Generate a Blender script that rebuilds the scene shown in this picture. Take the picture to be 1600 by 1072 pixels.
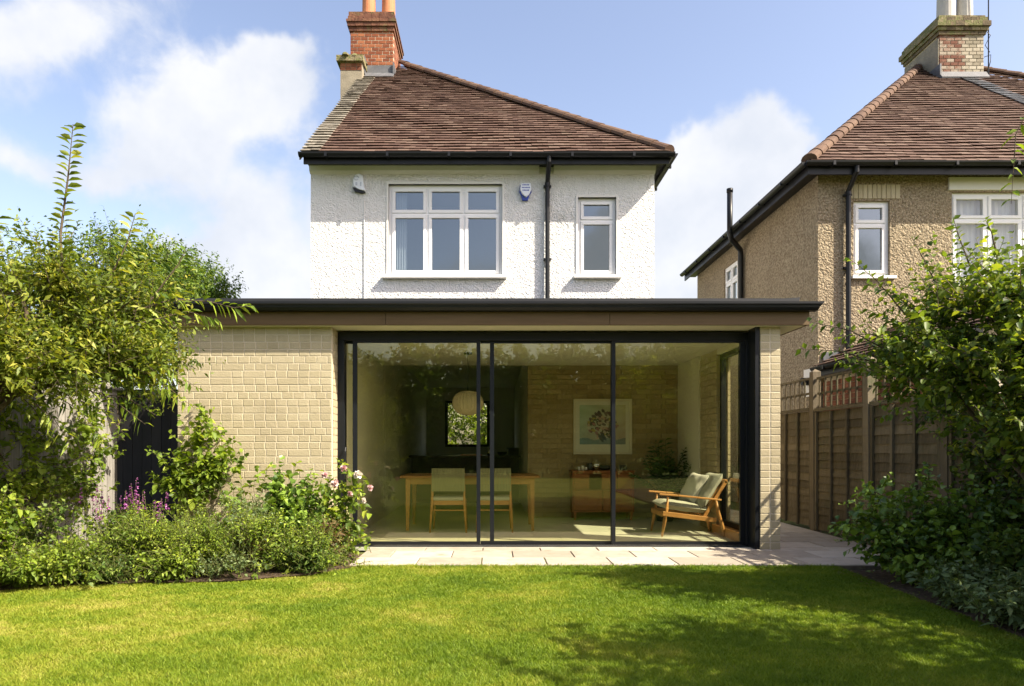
import bpy, math, random
import numpy as np
from mathutils import Vector, Matrix

random.seed(7)
rng = np.random.default_rng(11)
scene = bpy.context.scene
for o in list(bpy.data.objects):
    bpy.data.objects.remove(o)
COL = scene.collection

# ------------------------------------------------------------------ camera
cam_data = bpy.data.cameras.new('camera')
cam_data.sensor_width = 36.0
cam_data.lens = 24.0
cam_data.shift_x = 0.01875
cam_data.shift_y = 0.10125
cam_data.clip_start = 0.05
cam_data.clip_end = 3000
cam = bpy.data.objects.new('camera', cam_data)
cam.location = (0, 0, 1.07)
cam.rotation_euler = (math.radians(90), 0, 0)
COL.objects.link(cam)
scene.camera = cam

# ------------------------------------------------------------------ light
SUN = Vector((0.75, -0.38, 0.82)).normalized()      # towards the sun
SUN_EL = math.asin(SUN.z)
SUN_AZ = math.atan2(SUN.x, SUN.y)
sun_data = bpy.data.lights.new('sun', 'SUN')
sun_data.energy = 5.0
sun_data.angle = math.radians(0.5)
sun_data.color = (1.0, 0.90, 0.73)
sun = bpy.data.objects.new('sun', sun_data)
sun.rotation_euler = (-SUN).to_track_quat('-Z', 'Y').to_euler()
sun.location = (8, -6, 12)
COL.objects.link(sun)

scene.view_settings.view_transform = 'Standard'
scene.view_settings.look = 'None'
scene.view_settings.exposure = 1.25
scene.view_settings.gamma = 1.0
scene.view_settings.use_curve_mapping = False
scene.cycles.max_bounces = 10
scene.cycles.transparent_max_bounces = 24
scene.cycles.diffuse_bounces = 5
scene.cycles.glossy_bounces = 4
scene.cycles.caustics_reflective = False
scene.cycles.caustics_refractive = False

world = bpy.data.worlds.new('World')
scene.world = world
world.use_nodes = True
WT = world.node_tree
WT.nodes.clear()


class NG:
    """tiny node-graph helper"""
    def __init__(s, tree):
        s.t = tree

    def n(s, typ, **kw):
        nd = s.t.nodes.new(typ)
        for k, v in kw.items():
            setattr(nd, k, v)
        return nd

    def lk(s, a, b):
        s.t.links.new(a, b)

    def math(s, op, a, b=None, c=None, clamp=False):
        nd = s.t.nodes.new('ShaderNodeMath')
        nd.operation = op
        nd.use_clamp = clamp
        for i, v in enumerate((a, b, c)):
            if v is None:
                continue
            if isinstance(v, (int, float)):
                nd.inputs[i].default_value = v
            else:
                s.lk(v, nd.inputs[i])
        return nd.outputs[0]

    def mix(s, fac, a, b, blend='MIX'):
        nd = s.t.nodes.new('ShaderNodeMix')
        nd.data_type = 'RGBA'
        nd.blend_type = blend
        for i, v in ((0, fac), (6, a), (7, b)):
            if isinstance(v, (int, float)):
                nd.inputs[i].default_value = v
            elif isinstance(v, (tuple, list)):
                nd.inputs[i].default_value = (v[0], v[1], v[2], 1)
            else:
                s.lk(v, nd.inputs[i])
        return nd.outputs[2]

    def noise(s, vec, scale, detail=4, rough=0.55, dist=0.0):
        nd = s.t.nodes.new('ShaderNodeTexNoise')
        nd.inputs['Scale'].default_value = scale
        nd.inputs['Detail'].default_value = detail
        nd.inputs['Roughness'].default_value = rough
        nd.inputs['Distortion'].default_value = dist
        if vec is not None:
            s.lk(vec, nd.inputs['Vector'])
        return nd

    def rng(s, v, a, b, c=0.0, d=1.0, smooth=True):
        nd = s.t.nodes.new('ShaderNodeMapRange')
        nd.interpolation_type = 'SMOOTHSTEP' if smooth else 'LINEAR'
        s.lk(v, nd.inputs[0])
        for i, x in enumerate((a, b, c, d)):
            nd.inputs[i + 1].default_value = x
        return nd.outputs[0]


def build_world():
    g = NG(WT)
    out = g.n('ShaderNodeOutputWorld')
    bg = g.n('ShaderNodeBackground')
    bg.inputs['Strength'].default_value = 0.118
    sky = g.n('ShaderNodeTexSky', sky_type='NISHITA')
    sky.sun_disc = False
    sky.sun_elevation = SUN_EL
    sky.sun_rotation = SUN_AZ
    sky.altitude = 0
    sky.air_density = 1.0
    sky.dust_density = 2.0
    sky.ozone_density = 1.0
    tc = g.n('ShaderNodeTexCoord')
    sep = g.n('ShaderNodeSeparateXYZ')
    g.lk(tc.outputs['Generated'], sep.inputs[0])
    ay = g.math('MAXIMUM', g.math('ABSOLUTE', sep.outputs[1]), 0.08)
    n1 = g.noise(tc.outputs['Generated'], 5.0, 5, 0.6)
    ns = g.n('ShaderNodeSeparateColor')
    g.lk(n1.outputs['Color'], ns.inputs[0])
    wu = g.math('MULTIPLY', g.math('SUBTRACT', ns.outputs[0], 0.5), 0.22)
    wv = g.math('MULTIPLY', g.math('SUBTRACT', ns.outputs[1], 0.5), 0.16)
    u = g.math('ADD', g.math('DIVIDE', sep.outputs[0], ay), wu)
    v = g.math('ADD', g.math('DIVIDE', sep.outputs[2], ay), wv)
    # cloud banks: centre, half size (all tangents of the direction), tilt, weight
    blobs = [(-0.64, 0.61, .20, .055, .22, .80), (-0.43, .52, .15, .060, .30, 1.0), (-.33, .50, .07, .06, .1, .6), (-.30, .60, .05, .015, .3, .35),
             (-.62, .40, .20, .035, -.05, .60), (-.42, .44, .13, .03, .1, .5), (-.37, .32, .13, .075, .1, .75), (-.42, .22, .25, .08, 0, .55),
             (.345, .40, .090, .075, .6, 1.35), (.25, .33, .10, .07, .3, .9), (.40, .43, .05, .07, .3, .6), (.36, .28, .14, .08, 0, .7),
             (.55, .545, .05, .02, .2, .35), (.05, .22, .6, .08, 0, .45), (.35, .20, .2, .1, 0, .6),
             (-.78, .52, .1, .09, 0, .4)]
    tot = None
    for cu, cv, a, b, r, w in blobs:
        du = g.math('SUBTRACT', u, cu)
        dv = g.math('SUBTRACT', v, cv)
        c, s_ = math.cos(r), math.sin(r)
        p = g.math('ADD', g.math('MULTIPLY', du, c / a), g.math('MULTIPLY', dv, s_ / a))
        q = g.math('SUBTRACT', g.math('MULTIPLY', dv, c / b), g.math('MULTIPLY', du, s_ / b))
        d2 = g.math('ADD', g.math('MULTIPLY', p, p), g.math('MULTIPLY', q, q))
        e = g.math('MULTIPLY', g.math('POWER', 2.718, g.math('MULTIPLY', d2, -0.8)), w)
        tot = e if tot is None else g.math('ADD', tot, e)
    # scattered cloud for the rest of the sky dome (sides and behind)
    n2 = g.noise(tc.outputs['Generated'], 2.3, 6, 0.6)
    side = g.rng(g.math('ABSOLUTE', g.math('DIVIDE', sep.outputs[0], ay)), .85, 1.5)
    gen = g.math('MULTIPLY', g.math('MULTIPLY', g.rng(n2.outputs[0], .48, .72), side), 0.9)
    tot = g.math('ADD', tot, gen)
    n3 = g.noise(tc.outputs['Generated'], 13.0, 7, 0.58, 0.25)
    tot = g.math('ADD', tot, g.math('MULTIPLY', g.math('SUBTRACT', n3.outputs[0], 0.5), 0.9))
    mask = g.rng(tot, 0.32, 0.80)
    mask = g.math('MULTIPLY', mask, 0.93)
    shade = g.rng(n1.outputs[0], .3, .7)
    ccol = g.mix(shade, (2.9, 3.05, 3.35), (3.75, 3.75, 3.82))
    skyc = g.mix(1.0, sky.outputs[0], (1.28, 1.10, 1.03), 'MULTIPLY')
    col = g.mix(mask, skyc, ccol)
    g.lk(col, bg.inputs['Color'])
    g.lk(bg.outputs[0], out.inputs['Surface'])


build_world()


# ------------------------------------------------------------------ materials
def new_mat(name):
    m = bpy.data.materials.new(name)
    m.use_nodes = True
    nt = m.node_tree
    nt.nodes.clear()
    g = NG(nt)
    out = g.n('ShaderNodeOutputMaterial')
    return m, g, out


def mat(name, cols, var=None, nscale=6.0, namt=0.5, rough=0.75, bump=0.0, bscale=60.0, bdist=0.01, spec=0.3,
        stretch=None, dirt=None, streak=None, metallic=0.0, bdetail=4, detail=5, voronoi=False):
    """cols: list of colours blended by variation (per object / per piece) and noise."""
    m, g, out = new_mat(name)
    geo = g.n('ShaderNodeNewGeometry')
    pos = geo.outputs['Position']
    if stretch:
        mp = g.n('ShaderNodeMapping')
        mp.inputs['Scale'].default_value = stretch
        g.lk(pos, mp.inputs[0])
        pos = mp.outputs[0]
    nz = g.noise(pos, nscale, detail, 0.6)
    f = g.math('MULTIPLY', g.math('SUBTRACT', nz.outputs[0], 0.5), 2.2 * namt)
    if var == 'attr':
        at = g.n('ShaderNodeAttribute', attribute_name='rnd')
        f = g.math('ADD', f, at.outputs['Fac'])
    elif var == 'obj':
        oi = g.n('ShaderNodeObjectInfo')
        f = g.math('ADD', f, oi.outputs['Random'])
    else:
        f = g.math('ADD', f, 0.5)
    ramp = g.n('ShaderNodeValToRGB')
    el = ramp.color_ramp.elements
    k = len(cols)
    while len(el) < k:
        el.new(0.5)
    for i, c in enumerate(cols):
        el[i].position = i / max(1, k - 1) * 0.9 + 0.05
        el[i].color = (c[0], c[1], c[2], 1)
    g.lk(f, ramp.inputs[0])
    colr = ramp.outputs[0]
    if dirt:
        dcol, dscale, lo, hi = dirt
        nd = g.noise(geo.outputs['Position'], dscale, 6, 0.65)
        colr = g.mix(g.rng(nd.outputs[0], lo, hi), colr, dcol)
    if streak:
        scol, ssc, lo, hi = streak
        mp2 = g.n('ShaderNodeMapping')
        mp2.inputs['Scale'].default_value = (1, 1, .09)
        g.lk(geo.outputs['Position'], mp2.inputs[0])
        n2 = g.noise(mp2.outputs[0], ssc, 5, .6)
        colr = g.mix(g.rng(n2.outputs[0], lo, hi), colr, scol)
    b = g.n('ShaderNodeBsdfPrincipled')
    g.lk(colr, b.inputs['Base Color'])
    b.inputs['Roughness'].default_value = rough
    b.inputs['Specular IOR Level'].default_value = spec
    b.inputs['Metallic'].default_value = metallic
    if bump:
        if voronoi:
            vn = g.n('ShaderNodeTexVoronoi')
            vn.inputs['Scale'].default_value = bscale
            vn.feature = 'SMOOTH_F1'
            nzz = g.noise(pos, bscale * .6, 3)
            wp = g.n('ShaderNodeVectorMath', operation='MULTIPLY_ADD')
            g.lk(nzz.outputs['Color'], wp.inputs[0])
            wp.inputs[1].default_value = (.06, .06, .06)
            g.lk(pos, wp.inputs[2])
            g.lk(wp.outputs[0], vn.inputs['Vector'])
            nb2 = g.noise(pos, bscale * .35, 4, .6)
            h = g.math('ADD', g.math('MULTIPLY', vn.outputs['Distance'], -0.9), g.math('MULTIPLY', nb2.outputs[0], 1.2))
        else:
            h = g.noise(pos, bscale, bdetail, 0.6).outputs[0]
        bp = g.n('ShaderNodeBump')
        bp.inputs['Strength'].default_value = bump
        bp.inputs['Distance'].default_value = bdist
        g.lk(h, bp.inputs['Height'])
        g.lk(bp.outputs[0], b.inputs['Normal'])
    g.lk(b.outputs[0], out.inputs['Surface'])
    return m


def leaf_mat(name, cols, trans=0.4, rough=0.5, tcol=(1.3, 1.25, .5), spec=.35, gain=1.6):
    cols = [tuple(min(.8, v * gain) for v in c) for c in cols]
    m, g, out = new_mat(name)
    at = g.n('ShaderNodeAttribute', attribute_name='rnd')
    geo = g.n('ShaderNodeNewGeometry')
    nz = g.noise(geo.outputs['Position'], 2.5, 3)
    f = g.math('ADD', at.outputs['Fac'], g.math('MULTIPLY', g.math('SUBTRACT', nz.outputs[0], .5), 1.0))
    ramp = g.n('ShaderNodeValToRGB')
    el = ramp.color_ramp.elements
    while len(el) < len(cols):
        el.new(.5)
    for i, c in enumerate(cols):
        el[i].position = i / (len(cols) - 1) * .9 + .05
        el[i].color = (*c, 1)
    g.lk(f, ramp.inputs[0])
    b = g.n('ShaderNodeBsdfPrincipled')
    g.lk(ramp.outputs[0], b.inputs['Base Color'])
    b.inputs['Roughness'].default_value = rough
    b.inputs['Specular IOR Level'].default_value = spec
    t = g.n('ShaderNodeBsdfTranslucent')
    g.lk(g.mix(1.0, ramp.outputs[0], tcol, 'MULTIPLY'), t.inputs['Color'])
    mx = g.n('ShaderNodeMixShader')
    mx.inputs[0].default_value = trans
    g.lk(b.outputs[0], mx.inputs[1])
    g.lk(t.outputs[0], mx.inputs[2])
    g.lk(mx.outputs[0], out.inputs['Surface'])
    return m


def glass_mat(name, r0, tint, refl=(1, 1, 1), wav=0.0):
    """clear pane: Schlick reflection over plain transmission, works from both sides"""
    m, g, out = new_mat(name)
    geo = g.n('ShaderNodeNewGeometry')
    dot = g.n('ShaderNodeVectorMath', operation='DOT_PRODUCT')
    g.lk(geo.outputs['Normal'], dot.inputs[0])
    g.lk(geo.outputs['Incoming'], dot.inputs[1])
    c = g.math('SUBTRACT', 1.0, g.math('ABSOLUTE', dot.outputs['Value']), clamp=True)
    fr = g.math('ADD', g.math('MULTIPLY', g.math('POWER', c, 5.0), 1 - r0), r0)
    tr = g.n('ShaderNodeBsdfTransparent')
    tr.inputs[0].default_value = (*tint, 1)
    gl = g.n('ShaderNodeBsdfGlossy')
    gl.inputs['Roughness'].default_value = 0.0
    gl.inputs['Color'].default_value = (*refl, 1)
    if wav:
        nz = g.noise(geo.outputs['Position'], 1.6, 2)
        bp = g.n('ShaderNodeBump')
        bp.inputs['Strength'].default_value = wav
        bp.inputs['Distance'].default_value = .01
        g.lk(nz.outputs[0], bp.inputs['Height'])
        g.lk(bp.outputs[0], gl.inputs['Normal'])
    mx = g.n('ShaderNodeMixShader')
    g.lk(fr, mx.inputs[0])
    g.lk(tr.outputs[0], mx.inputs[1])
    g.lk(gl.outputs[0], mx.inputs[2])
    g.lk(mx.outputs[0], out.inputs['Surface'])
    return m


M = {}
M['buff_brick'] = mat('buff_brick', [(.40, .345, .22), (.43, .37, .24), (.46, .40, .265)], 'obj', 22, .55, .85, .8, 70, .005,
                      dirt=((.33, .28, .18), 1.6, .50, .80))
M['buff_brick_mass'] = mat('buff_brick_mass', [(.40, .345, .22), (.43, .37, .24), (.46, .40, .265)], 'attr', 22, .55, .85, .8, 70, .005)
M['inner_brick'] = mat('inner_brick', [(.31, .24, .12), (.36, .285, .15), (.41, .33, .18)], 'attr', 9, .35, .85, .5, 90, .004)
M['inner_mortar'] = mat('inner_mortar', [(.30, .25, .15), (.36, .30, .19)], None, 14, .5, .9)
M['mortar'] = mat('mortar', [(.50, .44, .32), (.60, .54, .42)], None, 14, .5, .9, .4, 120, .003)
M['white_render'] = mat('white_render', [(.72, .72, .705), (.79, .79, .775)], None, 1.3, .6, .85, .85, 50, .024, voronoi=True,
                        dirt=((.50, .50, .46), 1.7, .56, .85), streak=((.58, .58, .54), 5.5, .58, .85))
M['smooth_white'] = mat('smooth_white', [(.70, .69, .65), (.78, .77, .74)], None, 3, .6, .7, .15, 40, .004)
M['pebbledash'] = mat('pebbledash', [(.15, .11, .07), (.30, .24, .155), (.46, .39, .28)], None, 34.0, 1.1, .9, 1.0, 40, .03, voronoi=True,
                      dirt=((.19, .15, .10), 1.3, .5, .85), streak=((.15, .12, .085), 4.0, .58, .85))
M['upvc'] = mat('upvc', [(.80, .80, .80), (.84, .84, .84)], None, 3, .3, .35, spec=.5)
M['roof_tile'] = mat('roof_tile', [(.075, .042, .030), (.092, .052, .037), (.108, .064, .046), (.14, .092, .068)], 'attr', 3, .5, .85, .5, 50, .006,
                     dirt=((.17, .14, .10), 3.0, .60, .80))
M['lichen_tile'] = mat('lichen_tile', [(.12, .105, .08), (.19, .17, .135), (.27, .25, .205)], 'attr', 14, .8, .9, .6, 60, .006)
M['hip_tile'] = mat('hip_tile', [(.075, .042, .028), (.10, .058, .038), (.13, .08, .052)], 'obj', 9, .6, .85, .5, 50, .006)
M['red_brick'] = mat('red_brick', [(.15, .045, .022), (.24, .075, .032), (.32, .12, .055)], 'obj', 12, .5, .85, .6, 60, .006)
M['red_brick_mass'] = mat('red_brick_mass', [(.14, .05, .028), (.22, .08, .04), (.30, .13, .07)], 'attr', 12, .5, .85, .6, 60, .006)
M['worn_brick'] = mat('worn_brick', [(.14, .055, .035), (.21, .11, .075), (.33, .28, .22)], 'obj', 12, .8, .9, .6, 60, .006)
M['cream_brick'] = mat('cream_brick', [(.24, .21, .155), (.34, .30, .23), (.43, .39, .31)], 'obj', 12, .5, .9, .6, 60, .006)
M['mossy_stone'] = mat('mossy_stone', [(.10, .08, .05), (.17, .13, .08), (.13, .14, .05), (.24, .20, .12)], 'attr', 9, .9, .95, .8, 30, .02)
M['cap_brick'] = mat('cap_brick', [(.10, .045, .03), (.16, .07, .045), (.20, .10, .06)], 'attr', 9, .9, .95, .8, 30, .02,
                   dirt=((.12, .12, .05), 4.0, .52, .70))
M['lead'] = mat('lead', [(.09, .093, .10), (.155, .16, .17)], None, 8, .7, .5, .3, 20, .005)
M['terracotta'] = mat('terracotta', [(.40, .15, .07), (.50, .21, .10)], None, 5, .6, .7, .2, 40, .004)
M['white_pot'] = mat('white_pot', [(.40, .38, .34), (.52, .50, .46)], None, 6, .6, .7, .2, 40, .004)
M['cement'] = mat('cement', [(.20, .175, .13), (.32, .28, .21)], None, 5, .9, .9, .8, 40, .012)
M['black_plastic'] = mat('black_plastic', [(.007, .008, .009), (.012, .013, .015)], None, 6, .5, .4, spec=.3)
M['black_metal'] = mat('black_metal', [(.006, .0075, .010), (.009, .011, .014)], None, 6, .4, .4, spec=.3)
M['roof_sheet'] = mat('roof_sheet', [(.020, .021, .023), (.032, .033, .036)], None, 3, .6, .5, spec=.4)
M['fascia_wood'] = mat('fascia_wood', [(.10, .062, .026), (.145, .094, .042)], None, 5, .7, .6, .2, 40, .002, stretch=(.3, 6, 6))
M['soffit'] = mat('soffit', [(.66, .62, .48), (.70, .66, .52)], None, 3, .4, .8)
M['plaster'] = mat('plaster', [(.66, .65, .57), (.71, .70, .62)], None, 2, .4, .85, .1, 30, .002)
M['dark_wall'] = mat('dark_wall', [(.60, .60, .50), (.66, .66, .55)], None, 2, .5, .85)
M['concrete'] = mat('concrete', [(.44, .45, .36), (.52, .53, .44), (.56, .57, .48)], None, 2.0, .6, .32, .04, 10, .002, spec=.45)
M['paver'] = mat('paver', [(.33, .285, .225), (.42, .37, .30), (.49, .44, .365)], 'obj', 7, .55, .8, .5, 45, .004,
                 dirt=((.27, .235, .17), 4.5, .50, .78))
M['paver_joint'] = mat('paver_joint', [(.11, .095, .07), (.19, .17, .12)], None, 20, .6, .95)
M['oak'] = mat('oak', [(.30, .14, .045), (.40, .20, .07), (.46, .25, .09)], None, 5, .6, .42, .1, 60, .001, stretch=(1, 6, 6))
M['teak'] = mat('teak', [(.19, .062, .018), (.27, .095, .028)], None, 6, .7, .4, .1, 60, .001, stretch=(1, 1, 7))
M['table_oak'] = mat('table_oak', [(.30, .155, .05), (.40, .22, .08)], None, 6, .6, .4, .1, 60, .001, stretch=(1, 6, 6))
M['chair_fabric'] = mat('chair_fabric', [(.20, .205, .12), (.27, .275, .17)], None, 60, .5, .95, .3, 260, .002, stretch=(1, 1, .12))
M['cushion'] = mat('cushion', [(.33, .34, .29), (.40, .41, .36)], None, 9, .4, .95, .3, 14, .012)
M['pillow'] = mat('pillow', [(.45, .45, .42), (.52, .52, .49)], None, 9, .4, .95, .35, 12, .016)
M['paper'] = mat('paper', [(.55, .48, .36), (.62, .55, .42)], None, 5, .4, .9)
M['cream_frame'] = mat('cream_frame', [(.58, .54, .42), (.66, .62, .50)], None, 9, .4, .6)
M['mount'] = mat('mount', [(.60, .60, .50), (.66, .66, .56)], None, 9, .3, .9)
M['pot_glaze'] = mat('pot_glaze', [(.03, .035, .03), (.06, .06, .05)], None, 6, .4, .3, spec=.5)
M['silver'] = mat('silver', [(.55, .55, .53), (.65, .65, .63)], None, 9, .3, .18, metallic=1.0)
M['white_china'] = mat('white_china', [(.7, .7, .66), (.76, .76, .72)], None, 9, .3, .25, spec=.5)
M['copper'] = mat('copper', [(.42, .18, .10), (.50, .24, .15)], None, 9, .3, .3, metallic=.8)
M['dark_unit'] = mat('dark_unit', [(.055, .06, .05), (.075, .08, .07)], None, 3, .3, .5)
M['worktop'] = mat('worktop', [(.04, .04, .035), (.07, .07, .06)], None, 14, .5, .25, spec=.5)
M['fence_board'] = mat('fence_board', [(.085, .068, .040), (.120, .097, .057), (.165, .135, .085)], 'obj', 11, .9, .9, .8, 40, .008, stretch=(3, 3, .3),
                       dirt=((.085, .085, .045), 2.0, .52, .75))
M['fence_post'] = mat('fence_post', [(.11, .09, .058), (.155, .125, .082), (.20, .165, .11)], 'obj', 7, .7, .9, .6, 40, .006, stretch=(3, 3, .4),
                      dirt=((.10, .11, .05), 3.0, .55, .75))
M['grey_fence'] = mat('grey_fence', [(.14, .13, .11), (.22, .205, .18), (.32, .30, .27)], 'obj', 8, .7, .9, .6, 40, .006, stretch=(3, 3, .4))
M['dark_fence'] = mat('dark_fence', [(.018, .017, .018), (.030, .028, .028)], 'obj', 8, .6, .8, .4, 40, .004, stretch=(3, 3, .4))
M['soil'] = mat('soil', [(.045, .030, .018), (.085, .058, .036), (.14, .10, .065)], None, 22, .9, .95, 1.0, 30, .04)
M['ground'] = mat('ground', [(.05, .075, .015), (.09, .11, .025), (.12, .12, .04)], None, .8, .8, .95, .6, 20, .04)
M['lawn_base'] = mat('lawn_base', [(.09, .13, .015), (.13, .16, .02), (.20, .19, .04)], None, 1.4, .9, .95, .8, 45, .03)
M['bark'] = mat('bark', [(.05, .035, .022), (.10, .075, .05), (.15, .12, .085)], None, 16, .8, .95, .8, 60, .01)
M['green_stem'] = mat('green_stem', [(.07, .09, .02), (.12, .12, .035)], None, 16, .8, .8)
M['alarm_blue'] = mat('alarm_blue', [(.02, .05, .32), (.03, .07, .40)], None, 5, .3, .4, spec=.5)
M['alarm_white'] = mat('alarm_white', [(.72, .76, .82), (.78, .82, .88)], None, 5, .3, .4, spec=.5)
M['faded_blue'] = mat('faded_blue', [(.42, .47, .56), (.58, .62, .68)], None, 40, .8, .6)
M['curtain'] = mat('curtain', [(.55, .57, .58), (.70, .72, .73)], None, 5, .6, .95, stretch=(8, 8, .3))
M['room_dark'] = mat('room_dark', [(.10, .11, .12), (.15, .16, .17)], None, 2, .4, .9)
M['glass_door'] = glass_mat('glass_door', .088, (.88, .86, .65), (1.0, 1.0, .72), .05)
M['glass_side'] = glass_mat('glass_side', .06, (.93, .95, .86))
M['glass_window'] = glass_mat('glass_window', .24, (.55, .60, .62), (.80, .86, .86), .12)
M['glass_small'] = glass_mat('glass_small', .08, (.9, .9, .88))


def grass_mat():
    m, g, out = new_mat('grass_blade')
    at = g.n('ShaderNodeAttribute', attribute_name='rnd')
    geo = g.n('ShaderNodeNewGeometry')
    mp = g.n('ShaderNodeMapping')
    mp.inputs['Scale'].default_value = (.9, 1.2, 1)
    g.lk(geo.outputs['Position'], mp.inputs[0])
    nz = g.noise(mp.outputs[0], 1.3, 5, .62)
    nz2 = g.noise(geo.outputs['Position'], 9.0, 3, .6)
    sp = g.n('ShaderNodeSeparateXYZ')
    g.lk(geo.outputs['Position'], sp.inputs[0])
    dry = g.rng(sp.outputs[0], -3.2, 1.4, .17, -.12, smooth=False)
    f = g.math('ADD', g.math('MULTIPLY', g.math('SUBTRACT', nz.outputs[0], .5), 1.9),
               g.math('MULTIPLY', g.math('SUBTRACT', nz2.outputs[0], .5), .8))
    f = g.math('ADD', g.math('ADD', f, dry), g.math('ADD', .32, g.math('MULTIPLY', at.outputs['Fac'], .34)))
    ramp = g.n('ShaderNodeValToRGB')
    el = ramp.color_ramp.elements
    for c in range(2):
        el.new(.5)
    for i, (p, c) in enumerate(((.0, (.11, .185, .012)), (.4, (.185, .265, .018)), (.72, (.30, .34, .035)), (1.0, (.47, .42, .11)))):
        el[i].position = p
        el[i].color = (*c, 1)
    g.lk(f, ramp.inputs[0])
    b = g.n('ShaderNodeBsdfPrincipled')
    g.lk(ramp.outputs[0], b.inputs['Base Color'])
    b.inputs['Roughness'].default_value = .55
    b.inputs['Specular IOR Level'].default_value = .25
    t = g.n('ShaderNodeBsdfTranslucent')
    g.lk(g.mix(1.0, ramp.outputs[0], (1.2, 1.25, .6), 'MULTIPLY'), t.inputs['Color'])
    mx = g.n('ShaderNodeMixShader')
    mx.inputs[0].default_value = .38
    g.lk(b.outputs[0], mx.inputs[1])
    g.lk(t.outputs[0], mx.inputs[2])
    g.lk(mx.outputs[0], out.inputs['Surface'])
    return m


M['grass'] = grass_mat()
M['leaf_gold'] = leaf_mat('leaf_gold', [(.038, .060, .010), (.095, .132, .016), (.16, .19, .024), (.29, .285, .05)], .42, gain=1.45)
M['leaf_mid'] = leaf_mat('leaf_mid', [(.03, .06, .012), (.06, .105, .018), (.11, .16, .025), (.17, .21, .04)], .38)
M['leaf_sun'] = leaf_mat('leaf_sun', [(.03, .055, .010), (.065, .105, .014), (.12, .16, .02), (.22, .24, .03)], .45, spec=.45)
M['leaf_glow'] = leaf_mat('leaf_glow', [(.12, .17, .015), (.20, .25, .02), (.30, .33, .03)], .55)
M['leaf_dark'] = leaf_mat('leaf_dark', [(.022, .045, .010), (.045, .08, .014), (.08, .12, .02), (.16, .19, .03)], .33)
M['leaf_bright'] = leaf_mat('leaf_bright', [(.05, .085, .012), (.10, .15, .018), (.16, .22, .022), (.24, .28, .04)], .42)
M['leaf_glossy'] = leaf_mat('leaf_glossy', [(.035, .075, .014), (.08, .135, .02), (.13, .20, .028), (.18, .26, .035)], .3, .38, spec=.5)
M['leaf_sage'] = leaf_mat('leaf_sage', [(.06, .09, .035), (.10, .14, .055), (.16, .20, .08)], .3)
M['leaf_red'] = leaf_mat('leaf_red', [(.08, .04, .02), (.12, .09, .03), (.12, .14, .03)], .35)
M['leaf_indoor'] = leaf_mat('leaf_indoor', [(.02, .045, .014), (.04, .08, .02), (.07, .12, .03)], .2, .4)
M['petal_purple'] = leaf_mat('petal_purple', [(.30, .07, .28), (.42, .12, .36), (.55, .25, .5)], .3, tcol=(1.1, 1, 1.1), gain=1.0)
M['petal_pink'] = leaf_mat('petal_pink', [(.60, .30, .34), (.72, .50, .50), (.8, .68, .64)], .3, tcol=(1.1, 1, 1), gain=1.0)
M['petal_white'] = leaf_mat('petal_white', [(.70, .62, .52), (.80, .72, .64), (.82, .78, .74)], .3, tcol=(1, 1, 1), gain=1.0)


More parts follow.
